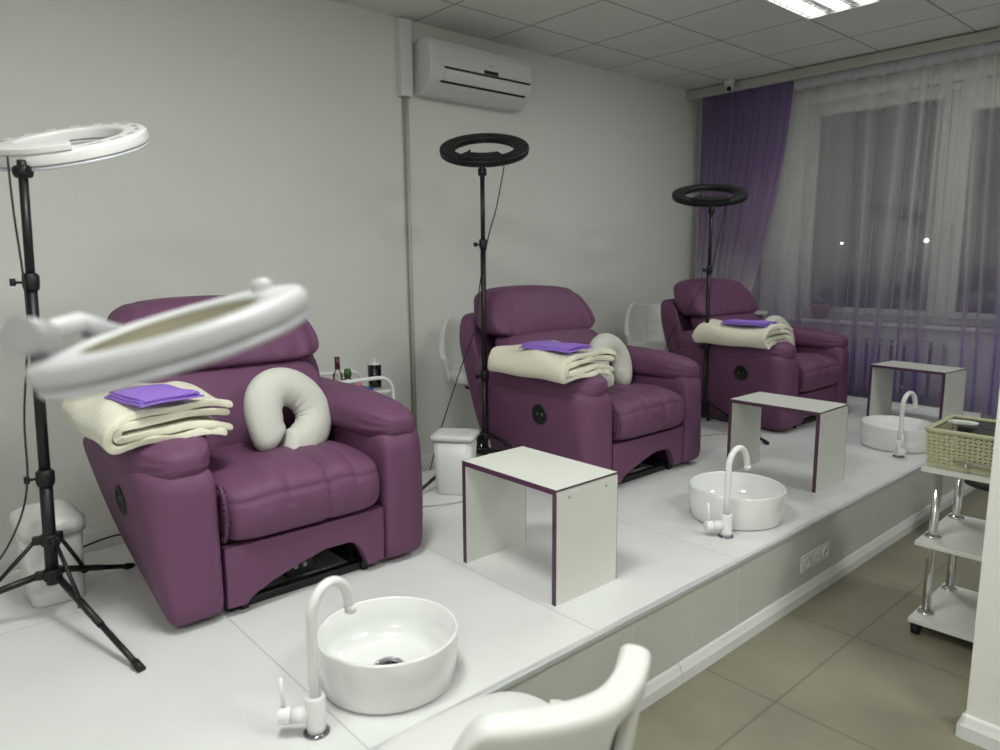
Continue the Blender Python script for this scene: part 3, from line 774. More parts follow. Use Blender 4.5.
# ------------------------------------------------------------------ tripod ring lamps
def rodpoly(bm, a, b, r, n=10): tube(bm, [a, b], r, n)
def tripod(label, x, y, hubz, colz, ztop, legs, col, ringm, R_=.225, tilt=.55, face=(0, -1), low=False, roll=0, pr=.014, rise=.0, style='black', c1_=.34, c2_=.78):
    t = thing('ring_lamp', label, 'ring lamp', (x, y, 0), 0, 'ring lamps on black tripods')
    hub = Vector((0, 0, hubz)); colr = Vector((0, 0, colz))
    lo, hi = (hub, colr) if low else (colr, hub)
    # column
    bm = bmesh.new(); tube(bm, [(0, 0, min(hubz, colz) - .03), (0, 0, ztop * c1_)], pr); newobj('lower_column', bm, M['blackmetal'], t)
    bm = bmesh.new(); tube(bm, [(0, 0, ztop * .30), (0, 0, ztop * c2_)], pr * .84); newobj('middle_column', bm, M['blackmetal'], t)
    bm = bmesh.new(); tube(bm, [(0, 0, ztop * (c2_ - .02)), (0, 0, ztop)], pr * .68); newobj('upper_column', bm, M['blackmetal'], t)
    for zz, rr in ((ztop * c1_, pr * 1.2), (ztop * c2_, pr * 1.05)):
        bm = bmesh.new(); lathe(bm, [(0, -.022), (rr, -.022), (rr * 1.15, -.01), (rr * 1.15, .02), (rr * .8, .028), (0, .028)], 18, (0, 0, zz)); cl = newobj('clamp_collar', bm, M['black'], t)
        bm = bmesh.new(); d = Vector((.5, -.75, 0)).normalized(); d = Vector((-.2, -.9, 0)).normalized()
        tube(bm, [Vector((0, 0, zz)) + d * rr, Vector((0, 0, zz)) + d * (rr + .02)], .004); tube(bm, [Vector((0, 0, zz)) + d * (rr + .018), Vector((0, 0, zz)) + d * (rr + .032)], .011, 14); newobj('clamp_knob', bm, M['black'], cl)
    for c, nm in ((hub, 'leg_hub'), (colr, 'brace_collar')):
        bm = bmesh.new(); lathe(bm, [(0, -.018), (pr * 1.3, -.018), (pr * 1.45, -.006), (pr * 1.45, .012), (pr * 1.2, .018), (0, .018)], 18, c)
        for a, Lr in legs:
            d = Vector((math.cos(a), math.sin(a), 0)); s = Vector((-d.y, d.x, 0)); p = c + d * .012
            vs = []
            for u in (0, .034):
                for w in (-.012, .012):
                    for z in (-.012, .012): vs.append(bm.verts.new(p + d * u + s * w + Vector((0, 0, z))))
            for f in ((0, 1, 3, 2), (4, 6, 7, 5), (0, 4, 5, 1), (2, 3, 7, 6), (0, 2, 6, 4), (1, 5, 7, 3)): bm.faces.new([vs[i] for i in f])
        newobj(nm, bm, M['black'], t, bevel=.003)
    for a, Lr in legs:
        d = Vector((math.cos(a), math.sin(a), 0))
        st = hub + d * .038; en = d * Lr + Vector((0, 0, .010))
        bm = bmesh.new(); mid = st.lerp(en, .55); tube(bm, [st, mid], .0105, 10); tube(bm, [st.lerp(en, .5), en], .0085, 10); lg = newobj('leg', bm, M['blackmetal'], t)
        bm = bmesh.new(); tube(bm, [en + (st - en).normalized() * .035, en - (st - en).normalized() * .004], .0115, 12); newobj('rubber_foot', bm, M['black'], lg)
        bs = colr + d * .038; be = st.lerp(en, .30 if low else .42)
        bm = bmesh.new(); tube(bm, [bs, be], .0062, 8); tube(bm, [be + Vector((0, 0, .006)), be - Vector((0, 0, .014))], .010, 10); newobj('brace', bm, M['blackmetal'], t)
    # head
    top = Vector((0, 0, ztop)); f = Vector((*face, 0)).normalized()      # horizontal direction of the low rim
    rgt = f.cross(Vector((0, 0, 1)))
    nrm = (Vector((0, 0, 1)) * math.cos(tilt) + f * math.sin(tilt)).normalized()
    nrm = Matrix.Rotation(roll, 3, f) @ nrm
    rimdir = (f - nrm * f.dot(nrm)).normalized()
    cen = top + Vector((0, 0, .030 if style == 'white' else .055)) - rimdir * (R_ - .012 if style != 'white' else R_ + .004) + nrm * 0.0
    bm = bmesh.new(); tube(bm, [top - Vector((0, 0, .02)), top + Vector((0, 0, .012))], .012, 14); tube(bm, [top + rgt * .02 + Vector((0, 0, .02)), top - rgt * .02 + Vector((0, 0, .02))], .018, 16); tube(bm, [top + Vector((0, 0, .02)), top + Vector((0, 0, .052))], .014, 14)
    newobj('swivel_joint', bm, M['black'], t)
    ri = R_ * .68; h = .036 if style == 'white' else .024
    Q = basis3(nrm, rimdir)
    bm = bmesh.new(); ringprof(bm, R_, ri, 0, h, Q, cen); newobj('ring_housing', bm, ringm, t, bevel=.004)
    bm = bmesh.new(); ringprof(bm, R_ - .002, ri + .002, -.012, -.0005, Q, cen); newobj('light_diffuser', bm, M['diffuser'] if style == 'white' else M['black'], t, bevel=.003)
    # control box near the bracket and vents on the back
    bm = bmesh.new(); arcbox(bm, R_ + .001, ri - .002, h - .001, h + .016, Q, cen, -.62 if style == 'white' else -.5, .55)
    newobj('control_panel', bm, ringm, t, bevel=.002)
    for k in range(14):
        a = -.2 + .9 + k * .35
        bm = bmesh.new(); arcbox(bm, R_ - .022, R_ - .034, h - .0006, h + .0008, Q, cen, a, a + .2)
        newobj('vent_slot', bm, M['grey'] if style == 'white' else M['dark'], t)
    bm = bmesh.new(); pA = cen + Q @ Vector((ri * .15, ri - .006, 0)); 
    a0 = cen + Q @ Vector((-ri * .55, ri * .80, .012)); a1 = cen + Q @ Vector((ri * .55, ri * .80, .012))
    tube(bm, [a0, a1], .004, 8); b0 = (a0 + a1) / 2
    newobj('phone_bar', bm, M['black'], t)
    bm = bmesh.new(); c0 = cen + Q @ Vector((ri * .42, ri * .93, .05)); tube(bm, [c0, cen + Q @ Vector((ri * .42, ri * .93, 0.01))], .006, 8); newobj('phone_clip', bm, M['black'], t)
    return t, cen, Q
def basis3(nrm, rimdir):
    x = rimdir.cross(nrm).normalized()
    return Matrix((x, rimdir, nrm)).transposed()
def ringprof(bm, ro, ri, z0, z1, Q, c, n=72):
    P = [(ro, z0), (ro, z1 * .7 + z0 * .3), (ro - .006, z1), (ri + .006, z1), (ri, z1 * .7 + z0 * .3), (ri, z0)]
    rings = [[bm.verts.new(c + Q @ Vector((r * math.sin(2 * PI * k / n), r * math.cos(2 * PI * k / n), z))) for r, z in P] for k in range(n)]
    for k in range(n):
        A, B = rings[k], rings[(k + 1) % n]
        for i in range(6):
            f = bm.faces.new((A[i], A[(i + 1) % 6], B[(i + 1) % 6], B[i]))
def arcbox(bm, ro, ri, z0, z1, Q, c, a0, a1, n=14):
    rings = []
    for k in range(n + 1):
        a = lerp(a0, a1, k / n); rings.append([bm.verts.new(c + Q @ Vector((r * math.sin(a), r * math.cos(a), z))) for r, z in ((ro, z0), (ro, z1), (ri, z1), (ri, z0))])
    for A, B in zip(rings, rings[1:]):
        for i in range(4): bm.faces.new((A[i], A[(i + 1) % 4], B[(i + 1) % 4], B[i]))
    bm.faces.new(rings[0]); bm.faces.new(rings[-1][::-1])
D2R = math.radians
tr1, c1, Q1 = tripod('white ring lamp on a black tripod at the far left, before the lidded bin', -2.50, .362, .150, .262, 1.335,
    [(D2R(13), .50), (D2R(133), .40), (D2R(253), .50)], None, M['lampwhite'], tilt=.385, face=(.69, -.72), low=True, roll=.05, pr=.0185, style='white', R_=.233)
tr1.rotation_euler = (-.030, 0, 0)
tr2, c2, Q2 = tripod('black ring lamp on a black tripod between the first two recliners', -2.80, 2.375, .195, .115, 1.50,
    [(D2R(-80), .52), (D2R(40), .40), (D2R(160), .19)], None, M['black'], tilt=.45, face=(.72, -.69), pr=.0165, R_=.230)
tr3, c3, Q3 = tripod('black ring lamp on a black tripod beside the farthest recliner', -2.66, 4.18, .150, .07, 1.375,
    [(D2R(-21), .62), (D2R(99), .08), (D2R(219), .34)], None, M['black'], tilt=.33, face=(.60, -.80), pr=.0165, R_=.245, c1_=.38, c2_=.74)
def cable(name, label, pts, r=.003, m=None):
    # smooth through points
    P = [Vector(p) for p in pts]; out = []
    for i in range(len(P) - 1):
        p0, p1, p2, p3 = P[max(i - 1, 0)], P[i], P[i + 1], P[min(i + 2, len(P) - 1)]
        for k in range(8):
            s = k / 8; out.append(.5 * ((2 * p1) + (p2 - p0) * s + (2 * p0 - 5 * p1 + 4 * p2 - p3) * s * s + (3 * p1 - p0 - 3 * p2 + p3) * s ** 3))
    out.append(P[-1]); bm = bmesh.new(); tube(bm, out, r, 8)
    o = newobj(name, bm, m or M['black_fabric']); return tag(o, label, 'cable')
cable('lamp_cable', 'thin black cable hanging beside the pole of the white ring lamp', [(-2.47, .365, 1.39), (-2.47, .365, 1.25), (-2.48, .372, .95), (-2.50, .340, .65), (-2.50, .330, .46), (-2.52, .30, .33), (-2.60, .24, .19), (-2.72, .17, .1), (-2.9, .1, .006)])
cable('lamp_cable', 'thin black cable hanging from the black ring lamp between the first two recliners', [(-2.745, 2.47, 1.55), (-2.76, 2.43, 1.35), (-2.785, 2.395, 1.20), (-2.81, 2.355, .95), (-2.84, 2.35, .75), (-2.93, 2.33, .55), (-3.10, 2.30, .15), (-3.2, 2.28, -.15), (-3.25, 2.25, FLOOR + .004)])
cable('lamp_cable', 'thin black cable hanging from the ring lamp beside the farthest recliner', [(-2.61, 4.26, 1.42), (-2.63, 4.22, 1.2), (-2.66, 4.19, 1.0), (-2.75, 4.13, .8), (-2.9, 4.1, .55), (-3.08, 4.1, -.05), (-3.2, 4.1, FLOOR + .004)])
cable('floor_cable', 'grey cable lying on the platform between the middle and farthest recliners', [(-2.55, 3.50, .004), (-2.50, 3.62, .004), (-2.46, 3.86, .004), (-2.36, 4.05, .004), (-2.30, 4.16, .004)], .0035, M['grey'])
cable('floor_cable', 'grey cable lying on the platform under the small bin', [(-2.60, 1.75, .004), (-2.52, 1.92, .004), (-2.50, 2.08, .004), (-2.56, 2.25, .004)], .0035, M['grey'])
cable('wall_cable', 'black cable lying behind the white bin beside the nearest recliner', [(-2.98, .42, .01), (-2.99, .55, .04), (-3.0, .68, .05), (-2.98, .8, .02)], .004)

# ------------------------------------------------------------------ bins
def bin_(label, x, y, rz, lid):
    t = thing('trash_bin', label, 'trash bin', (x, y, 0), rz, 'white bins on the platform')
    def rr(hx, hy, r, n=6):
        out = []
        for cx, cy, a0 in ((hx - r, hy - r, 0), (-hx + r, hy - r, PI / 2), (-hx + r, -hy + r, PI), (hx - r, -hy + r, 1.5 * PI)):
            for k in range(n + 1):
                a = a0 + k / n * PI / 2; out.append((cx + r * math.cos(a), cy + r * math.sin(a)))
        return out
    def loft(prof, bm):
        rows = [[bm.verts.new((a, b, z)) for a, b in rr(hx, hy, r)] for hx, hy, r, z in prof]
        n = len(rows[0])
        for A, B in zip(rows, rows[1:]):
            for i in range(n): bm.faces.new((A[i], A[(i + 1) % n], B[(i + 1) % n], B[i])).smooth = True
        bm.faces.new(rows[0]); bm.faces.new(rows[-1])
    hx, hy = (.115, .085) if lid == 'hump' else (.095, .085)
    Hh = .26 if lid == 'hump' else .275
    bm = bmesh.new(); loft([(hx * .86, hy * .86, .03, 0), (hx * .9, hy * .9, .032, .01), (hx, hy, .035, Hh), (hx * .9, hy * .9, .03, Hh)], bm); newobj('bucket', bm, M['whiteplastic'], t)
    bm = bmesh.new()
    if lid == 'hump': loft([(hx + .008, hy + .008, .04, Hh - .025), (hx + .01, hy + .01, .042, Hh + .005), (hx + .004, hy + .004, .04, Hh + .018), (hx * .85, hy * .80, .04, Hh + .034), (hx * .5, hy * .5, .03, Hh + .038)], bm)
    else: loft([(hx + .008, hy + .008, .03, Hh - .012), (hx + .011, hy + .011, .032, Hh), (hx + .008, hy + .008, .03, Hh + .010), (hx * .8, hy * .8, .03, Hh + .016)], bm)
    newobj('lid', bm, M['whiteplastic'], t)
    if lid == 'hump':
        bm = bmesh.new(); tube(bm, [(.03, hy + .004, Hh - .03), (.03, hy + .014, Hh - .02), (.03, hy + .012, Hh + .004)], .008, 10); newobj('latch', bm, M['whiteplastic'], t)
    return t
bin_('white plastic bin with a domed lid at the far left, behind the tripod', -2.715, .40, 0, 'hump')
bin_('white plastic bin with a flat lid between the first two recliners', -2.66, 2.07, math.radians(40), 'flat')

# ------------------------------------------------------------------ tub chairs on gas lifts
def tub_chair(label, loc, rz, seatz, slot=False, sc=1.0):
    t = thing('tub_chair', label, 'chair', loc, rz, 'white tub chairs')
    # chair faces +x, back at -x
    nu, nv = 40, 12; bm = bmesh.new(); grid = []
    for i in range(nu + 1):
        u = -1 + 2 * i / nu; ang = PI + u * PI * .56
        b = abs(u)
        ar = .045 if slot else .115; q_ = sstep(.42, .98, b); ht = .335 * (1 - q_) + ar * q_ + (.02 * math.exp(-((b - .36) / .12) ** 2) if not slot else .005 * math.exp(-((u - .50) / .16) ** 2) - .02 * math.exp(-((u - .1) / .2) ** 2))
        row = []
        for j in range(nv + 1):
            v = j / nv
            r = (.195 + .045 * v ** .8) * sc
            flare = .03 * v * v * (1 - b)
            cc, ss_ = math.cos(ang), math.sin(ang)
            if slot: cc = math.copysign(abs(cc) ** .60, cc); ss_ = math.copysign(abs(ss_) ** .85, ss_)
            x = (r + flare) * cc * 1.02 + .02; y = r * ss_ * 1.02
            z = seatz - .03 + (ht + .03) * v
            row.append(bm.verts.new((x, y, z)))
        grid.append(row)
    for i in range(nu):
        for j in range(nv):
            if slot and 22 <= i <= 23 and 4 <= j <= 9: continue
            bm.faces.new((grid[i][j], grid[i + 1][j], grid[i + 1][j + 1], grid[i][j + 1])).smooth = True
    slotco = [[grid[i][j].co.copy() for j in range(4, 11)] for i in range(22, 25)] if slot else None
    o = newobj('shell', bm, M['faux'], t, smooth=True); md = o.modifiers.new('s', 'SOLIDIFY'); md.thickness = .060 if slot else .034; md.offset = 0
    md = o.modifiers.new('b', 'SUBSURF'); md.levels = 2; md.render_levels = 2
    if slot:
        bm = bmesh.new(); g2 = [[bm.verts.new(c) for c in row] for row in slotco]
        for i in range(2):
            for j in range(6): bm.faces.new((g2[i][j], g2[i + 1][j], g2[i + 1][j + 1], g2[i][j + 1])).smooth = True
        newobj('slot_dark_sheet', bm, mat('painted_slot_dark', (.01, .01, .01), .2), t, solid=.02)  # added black sheet paints in the darkness seen through the open slot
    # quilting seams on the inside
    bm = bmesh.new()
    for u in (-.30, -.10, .10, .30):
        ang = PI + u * PI * .56; pts = []
        for k in range(8):
            v = .15 + .75 * k / 7; r = (.195 + .045 * v ** .8) * sc - .0165 + .03 * v * v * (1 - abs(u)); pts.append((r * math.cos(ang) * 1.02 + .02, r * math.sin(ang) * 1.02, seatz - .03 + .365 * v))
        tube(bm, pts, .0022, 6)
    for v in (.38, .62):
        pts = []
        for k in range(15):
            u = -.42 + .84 * k / 14; ang = PI + u * PI * .56; r = (.195 + .045 * v ** .8) * sc - .0165 + .03 * v * v * (1 - abs(u)); pts.append((r * math.cos(ang) * 1.02 + .02, r * math.sin(ang) * 1.02, seatz - .03 + .365 * v))
        tube(bm, pts, .0022, 6)
    newobj('quilted_seam', bm, M['seamthread'], t)
    def seat(x, y, z):
        wy, up = (.228, .012) if slot else (.205, 0)
        return Vector((x * .215 + .035, y * wy, seatz - .005 + up + z * .045 + .012 * (1 - x * x) * (z > 0)))
    newobj('seat', puff(3.6, 16, seat), M['faux'], t)
    bm = bmesh.new(); lathe(bm, [(0, seatz - .09), (.10, seatz - .09), (.10, seatz - .05), (0, seatz - .05)], 24); newobj('seat_plate', bm, M['black'], t)
    bm = bmesh.new(); tube(bm, [(0, 0, .10), (0, 0, seatz - .08)], .014); newobj('gas_lift', bm, M['chrome'], t)
    bm = bmesh.new(); tube(bm, [(0, 0, .06), (0, 0, max(.16, seatz * .5))], .025, 16); newobj('lift_sleeve', bm, M['chrome'], t)
    for k in range(5):
        a = 2 * PI * k / 5 + .3; d = Vector((math.cos(a), math.sin(a), 0)); bm = bmesh.new()
        tube(bm, [d * .02 + Vector((0, 0, .085)), d * .25 + Vector((0, 0, .062))], [.018, .011], 10); lg = newobj('base_arm', bm, M['chrome'], t)
        bm = bmesh.new(); s = Vector((-d.y, d.x, 0)); tube(bm, [d * .25 - s * .012 + Vector((0, 0, .026)), d * .25 + s * .012 + Vector((0, 0, .026))], .0255, 16); tube(bm, [d * .25 + Vector((0, 0, .03)), d * .25 + Vector((0, 0, .066))], .007, 8); newobj('caster', bm, M['black'], lg)
    return t
tub_chair('white quilted tub chair by the wall between the first and middle recliners', (-3.42, 2.87, FLOOR - .0), math.radians(-25), .735)
tub_chair('white quilted tub chair by the wall between the middle and farthest recliners', (-3.42, 4.68, FLOOR), math.radians(-40), .735)
tub_chair('blurred white tub chair in the foreground beside the platform', (-1.00, .885, FLOOR), math.radians(176), .370, slot=True)

# ------------------------------------------------------------------ supply cart behind the nearest recliner
CX, CY = -3.42, 1.86
t = thing('salon_cart', 'white tubular supply cart by the wall behind the nearest recliner', 'trolley', (CX, CY, FLOOR))
TZ = .43 - FLOOR
newobj('tray', bx(-.16, .14, -.30, .26, TZ - .04, TZ - .022), M['whiteplastic'], t, bevel=.004)
newobj('lower_tray', bx(-.16, .14, -.30, .26, .16, .178), M['whiteplastic'], t, bevel=.004)
for s, xx in ((-1, -.165), (1, .145)):
    bm = bmesh.new(); pts = [(xx, -.31, .05), (xx, -.31, TZ + .005), (xx, -.30, TZ + .035), (xx, -.27, TZ + .05), (xx, .17, TZ + .05)]
    for k in range(1, 7):
        a = PI / 2 - k / 6 * PI / 2; pts.append((xx, .18 + .09 * math.cos(a), TZ - .04 + .09 * math.sin(a)))
    pts.append((xx, .27, .05)); tube(bm, pts, .011, 12); newobj('side_frame', bm, M['whitegloss'], t)
for yy in (-.31, .27):
    for xx in (-.165, .145):
        bm = bmesh.new(); tube(bm, [(xx, yy - .01, .022), (xx, yy + .01, .022)], .022, 14); tube(bm, [(xx, yy, .03), (xx, yy, .06)], .007); newobj('caster', bm, M['black'], t)
TT = FLOOR + TZ - .022
def small(name, label, cat, x, y, parts):
    o = thing(name, label, cat, (x, y, TT))
    for nm, prof, m in parts:
        bm = bmesh.new(); lathe(bm, prof, 20); newobj(nm, bm, m, o)
small('spray_bottle', 'clear bottle with a dark maroon cap on the supply cart', 'bottle', CX + .0, CY + .02, [('bottle', [(0, 0), (.024, 0), (.026, .01), (.026, .09), (.012, .115), (.012, .125), (0, .125)], M['jarglass']), ('liquid', [(0, .002), (.022, .002), (.022, .05), (0, .05)], M['orange']), ('cap', [(0, .12), (.014, .12), (.014, .185), (0, .187)], M['maroon'])])
small('perfume_bottle', 'round bottle with a dark green cap on the supply cart', 'bottle', CX + .06, CY + .045, [('bottle', [(0, 0), (.03, 0), (.034, .02), (.030, .06), (.014, .08), (0, .085)], M['jarglass']), ('liquid', [(0, .003), (.026, .003), (.026, .045), (0, .045)], M['pink']), ('cap', [(0, .083), (.019, .083), (.022, .10), (.017, .125), (0, .128)], M['green'])])
small('nail_polish', 'pink bottle beside the backrest on the supply cart', 'bottle', CX + .03, CY - .06, [('bottle', [(0, 0), (.022, 0), (.022, .045), (.01, .055), (0, .055)], M['pink']), ('cap', [(0, .054), (.011, .054), (.012, .085), (0, .087)], M['pink'])])
small('cream_jar', 'small blue jar at the left end of the supply cart', 'jar', CX + .09, CY - .045, [('jar', [(0, 0), (.024, 0), (.026, .03), (0, .03)], M['blue']), ('lid', [(0, .029), (.027, .029), (.027, .044), (0, .046)], M['blue'])])
small('cream_tube', 'small pink pot on the supply cart right of the green capped bottle', 'jar', CX + .05, CY + .115, [('pot', [(0, 0), (.016, 0), (.018, .05), (0, .05)], M['pink']), ('lid', [(0, .049), (.018, .049), (.018, .06), (0, .062)], M['cotton'])])
small('cotton_jar', 'tall clear jar of white cotton pads on the supply cart', 'jar', CX + .02, CY + .235, [('glass', [(0, 0), (.036, 0), (.037, .125), (.034, .125), (.033, .004), (0, .004)], M['jarglass']), ('cotton', [(0, .006), (.028, .006), (.028, .10), (0, .105)], M['cotton']), ('lid', [(0, .126), (.037, .126), (.036, .132), (.008, .136), (.006, .145), (.010, .155), (0, .158)], M['whiteplastic'])])
o = newobj('box', bx(CX + .02, CX + .13, CY + .02, CY + .155, TT + .0, TT + .02), M['blue'], bevel=.002); tag(o, 'flat blue box lying on the supply cart below the rail', 'box')

# slim wooden post stand by the farthest recliner
t = thing('wooden_stand', 'slim brown wooden stand with a white top behind the farthest recliner', 'stand', (-3.0, 5.47, FLOOR))
bm = bmesh.new(); tube(bm, [(0, 0, .02), (0, 0, .98)], .024, 16); newobj('post', bm, M['brown'], t)
newobj('foot', bx(-.10, .10, -.07, .07, 0, .022), M['brown'], t, bevel=.004)
newobj('top', bx(-.045, .045, -.045, .045, .98, 1.005), M['board'], t, bevel=.003)

# ------------------------------------------------------------------ glass-and-chrome trolley at the right
TX0, TX1, TY0, TY1 = -.915, -.36, 2.895, 3.33
t = thing('trolley', 'white three-shelf trolley with chrome tubes beside the partition', 'trolley', (TX0, TY0, FLOOR), math.radians(1.5))
def rel(x, y): return (x - TX0, y - TY0)
shz = [-.270, .040, .328]
for k, z in enumerate(shz):
    newobj('shelf', bx(0, TX1 - TX0, 0, TY1 - TY0, z - FLOOR - .018, z - FLOOR), M['board'], t, bevel=.002)
for xx in (.035, TX1 - TX0 - .035):
    for yy, cy_ in ((.09, .028), (TY1 - TY0 - .05, TY1 - TY0 - .03)):
        bm = bmesh.new(); tube(bm, [(xx, yy, shz[0] - FLOOR), (xx, yy, shz[2] - FLOOR - .018)], .0155, 20); newobj('post', bm, M['chrome'], t)
        for z in shz[:2]:
            bm = bmesh.new(); lathe(bm, [(0, 0), (.030, 0), (.029, .005), (.020, .009), (.0155, .012)], 24, (xx, yy, z - FLOOR)); newobj('flange', bm, M['chrome'], t)
        cx_ = xx - .012 if xx < .1 else xx; bm = bmesh.new(); tube(bm, [(cx_ - .013, cy_, .023), (cx_ + .013, cy_, .023)], .0225, 18); box(bm, cx_ - .016, cx_ + .016, cy_ - .014, cy_ + .014, .030, shz[0] - FLOOR - .019); newobj('caster', bm, M['black'], t)
bm = bmesh.new(); zt = shz[2] - FLOOR
tube(bm, [(.10, -.0 + .012, zt + .038), (TX1 - TX0 - .06, .012, zt + .038)], .0045, 10)
for q in (.14, .44): tube(bm, [(q, .012, zt), (q, .012, zt + .038)], .004, 8)
newobj('guard_rail', bm, M['chrome'], t)

# woven basket on the trolley
def basket():
    t = thing('storage_basket', 'beige woven plastic basket standing on the trolley', 'basket', (TX0 + .002, TY0 + .02, shz[2] + .001), math.radians(1.5))
    W, D, Hh, tp = .50, .31, .150, .022
    # lattice cloth: each wall a grid with diamond holes, solidified
    bm = bmesh.new()
    def wall(p0, p1, n0, nu, nv):
        for i in range(nu):
            for j in range(nv):
                a0, a1, b0, b1 = i / nu, (i + 1) / nu, j / nv, (j + 1) / nv
                def P(a, b):
                    f = b; q = Vector(p0).lerp(Vector(p1), a)
                    c = Vector((W / 2, D / 2, 0)); qq = Vector((q.x, q.y, 0)); k = 1 - .035 * (1 - f)
                    r = c + (qq - c) * k; r.z = .012 + f * (Hh - .030); return r
                am, bm_ = (a0 + a1) / 2, (b0 + b1) / 2; h = .30; sk = .18 if (i + j) % 2 else -.18
                co = [P(a0, b0), P(a1, b0), P(a1, b1), P(a0, b1)]
                da, db = (a1 - a0), (b1 - b0)
                ho = [P(am - da * h, bm_ - db * h * .55 - sk * db), P(am + da * h, bm_ - db * h * .55 + sk * db), P(am + da * h, bm_ + db * h * .55 + sk * db), P(am - da * h, bm_ + db * h * .55 - sk * db)]
                A = [bm.verts.new(v) for v in co]; B = [bm.verts.new(v) for v in ho]
                for k in range(4): bm.faces.new((A[k], A[(k + 1) % 4], B[(k + 1) % 4], B[k]))
    wall((0, 0, 0), (W, 0, 0), 0, 30, 9); wall((W, 0, 0), (W, D, 0), 0, 20, 9); wall((W, D, 0), (0, D, 0), 0, 30, 9); wall((0, D, 0), (0, 0, 0), 0, 20, 9)
    bmesh.ops.remove_doubles(bm, verts=bm.verts, dist=.0002)
    me = newobj('woven_wall', bm, mat('beige_plastic', (.46, .45, .29), .5), t); md = me.modifiers.new('s', 'SOLIDIFY'); md.thickness = .003; md.offset = 0
    m2 = me.data.materials[0]
    bm = bmesh.new(); tube(bm, [(.006, .0, Hh - .012), (W - .006, 0, Hh - .012), (W, .006, Hh - .012), (W, D - .006, Hh - .012), (W - .006, D, Hh - .012), (.006, D, Hh - .012), (0, D - .006, Hh - .012), (0, .006, Hh - .012)], .009, 10, closed=True)
    newobj('rim', bm, m2, t)
    newobj('bottom', bx(.009, W - .009, .006, D - .006, 0, .012), m2, t, bevel=.003)
    return t
basket()
# things inside the basket
bz = shz[2] + .014
t = newobj('white_brush', puff(3, 10, lambda x, y, z: Vector((x * .055, y * .016, z * .009 + .01 * x))), M['whiteplastic']); t.location = (-.83, 3.03, bz + .146); t.rotation_euler = (0, .10, -.3); tag(t, 'white oval brush lying on top of the dark tools in the beige basket', 'brush')
for k, (x, y, r, L, lab) in enumerate([(-.72, 3.03, .0, .15, 'black case in the beige basket next to the white brush'), (-.55, 3.03, .0, .16, 'black case in the middle of the beige basket'), (-.70, 3.15, .0, .34, 'black case at the back of the beige basket')]):
    o = newobj('black_case', bx(-L / 2, L / 2, -.048, .048, 0, .124 + .008 * (k % 2)), M['dark'], bevel=.012, bseg=3); o.location = (x, y, bz); o.rotation_euler = (0, 0, r); tag(o, lab, 'case', 'black cases in the basket')

# chrome swivel joint of a stool base seen behind the trolley's middle shelf
t = thing('stool', 'black and chrome stool base standing on the floor beyond the trolley', 'stool', (-.95, 4.15, FLOOR))
bm = bmesh.new(); tube(bm, [(0, 0, .06), (0, 0, .30)], .022, 16); newobj('column', bm, M['chrome'], t)
def sst(x, y, z): return Vector((x * .16, y * .16, .335 + z * .035))
bm = bmesh.new(); lathe(bm, [(0, .30), (.10, .30), (.155, .312), (.16, .34), (.14, .362), (0, .368)], 32); newobj('seat', bm, M['dark'], t)
for k in range(5):
    a = 2 * PI * k / 5; d = Vector((math.cos(a), math.sin(a), 0)); bm = bmesh.new()
    tube(bm, [d * .02 + Vector((0, 0, .075)), d * .21 + Vector((0, 0, .055))], [.016, .010], 10); lg = newobj('base_arm', bm, M['chrome'], t)
    bm = bmesh.new(); s = Vector((-d.y, d.x, 0)); tube(bm, [d * .21 - s * .011 + Vector((0, 0, .024)), d * .21 + s * .011 + Vector((0, 0, .024))], .0235, 14); newobj('caster', bm, M['black'], lg)

# ------------------------------------------------------------------ blurred lamp close to the camera
t = thing('desk_ring_lamp', 'blurred white ring lamp on a jointed arm crossing in front of the nearest recliner', 'lamp', (-1.02, -.16, 0))
base = Vector((-1.02, -.16, 0))
Rv = Vector((.664, .748, -.007)); Uv = Vector((-.114, .110, .987)); Fv = Vector((-.739, .655, -.158))
cen = Vector((-.852, .270, 1.013)) - base
maj = (Rv * math.cos(.25) + Uv * math.sin(.25)).normalized()
nn = (Uv * math.cos(.25) - Rv * math.sin(.25)); nn = (nn * math.cos(.285) - Fv * math.sin(.285)).normalized()
third = nn.cross(maj)
Q = Matrix((maj, third, nn)).transposed()
def ring2(bm, ro, ri, z0, z1, n=80, P=None):
    P = P or [(ro - .002, z0), (ro, z0 + .003), (ro, z1 - .005), (ro - .005, z1), (ri + .003, z1), (ri, z1 - .003), (ri, z0)]
    rings = [[bm.verts.new(cen + Q @ Vector((r * math.cos(2 * PI * k / n), r * math.sin(2 * PI * k / n), z))) for r, z in P] for k in range(n)]
    m_ = len(P)
    for k in range(n):
        A, B = rings[k], rings[(k + 1) % n]
        for i in range(m_): bm.faces.new((A[i], A[(i + 1) % m_], B[(i + 1) % m_], B[i])).smooth = True
bm = bmesh.new(); ring2(bm, .150, .100, -.002, .020); newobj('ring_housing', bm, M['nearlamp'], t)
bm = bmesh.new(); ring2(bm, .147, .102, -.014, -.0025); newobj('light_diffuser', bm, M['diffuser'], t)
bm = bmesh.new(); ring2(bm, .1002, .0985, -.012, .016); newobj('inner_liner', bm, mat('warm_beige_liner', (.36, .33, .24), .6), t)
bm = bmesh.new(); kc = cen + Q @ Vector((.078, .108, .020)); lathe(bm, [(0, .014), (.010, .013), (.014, .006), (.014, 0)], 20, kc, axis=nn); newobj('dimmer_knob', bm, M['nearlamp'], t)
jn = cen + Q @ Vector((-.130, .060, .040))
el = Vector((-.893, .134, 1.022)) - base
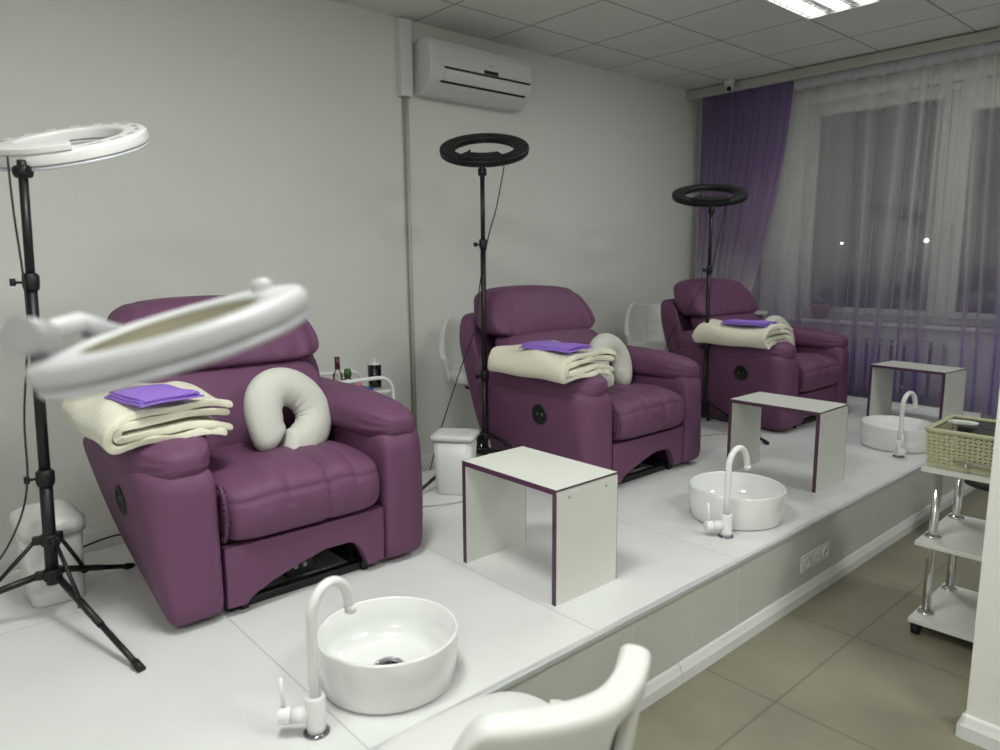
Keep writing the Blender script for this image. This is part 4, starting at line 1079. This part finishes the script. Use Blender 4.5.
bm = bmesh.new(); tube(bm, [cen + Q @ Vector((-.10, .07, .012)), jn, el], [.016, .013, .012], 14); newobj('yoke', bm, M['nearlamp'], t)
bm = bmesh.new(); ax_ = Fv; tube(bm, [el - ax_ * .018, el + ax_ * .018], .021, 20); newobj('elbow_joint', bm, M['grey'], t)
top = Vector((0, 0, 1.045))
bm = bmesh.new(); tube(bm, [el, (el + top) / 2 + Vector((0, 0, .012)), top], .009, 12); newobj('arm', bm, M['nearlamp'], t)
bm = bmesh.new(); tube(bm, [Vector((0, 0, FLOOR + .02)), top], .012, 14); newobj('pole', bm, M['nearlamp'], t)
bm = bmesh.new(); lathe(bm, [(0, FLOOR), (.15, FLOOR), (.15, FLOOR + .015), (.05, FLOOR + .03), (0, FLOOR + .03)], 32); newobj('base', bm, M['nearlamp'], t)
t.location.z = 0

# ------------------------------------------------------------------ camera
cam = bpy.data.cameras.new('camera'); co = bpy.data.objects.new('camera', cam); C.objects.link(co)
f, p, y, r = 726.04, .1588, .8456, -.0070
F = Vector((-math.sin(y) * math.cos(p), math.cos(y) * math.cos(p), -math.sin(p)))
R0 = Vector((math.cos(y), math.sin(y), 0)); U0 = R0.cross(F)
R1 = R0 * math.cos(r) + U0 * math.sin(r); U1 = U0 * math.cos(r) - R0 * math.sin(r)
co.matrix_world = Matrix.Translation((0, 0, CAMZ)) @ Matrix((R1, U1, -F)).transposed().to_4x4()
cam.sensor_width = 36; cam.lens = f / 1000 * 36; cam.clip_start = .05; cam.clip_end = 100
cam.dof.use_dof = True; cam.dof.focus_distance = 3.0; cam.dof.aperture_fstop = 2.3
S.camera = co

# ------------------------------------------------------------------ world and view
w = bpy.data.worlds.new('night'); S.world = w; w.use_nodes = True
w.node_tree.nodes['Background'].inputs[0].default_value = (.02, .028, .04, 1)
w.node_tree.nodes['Background'].inputs[1].default_value = .35
S.view_settings.view_transform = 'Standard'; S.view_settings.look = 'None'
S.view_settings.exposure = 0; S.view_settings.gamma = 1; S.view_settings.use_curve_mapping = False
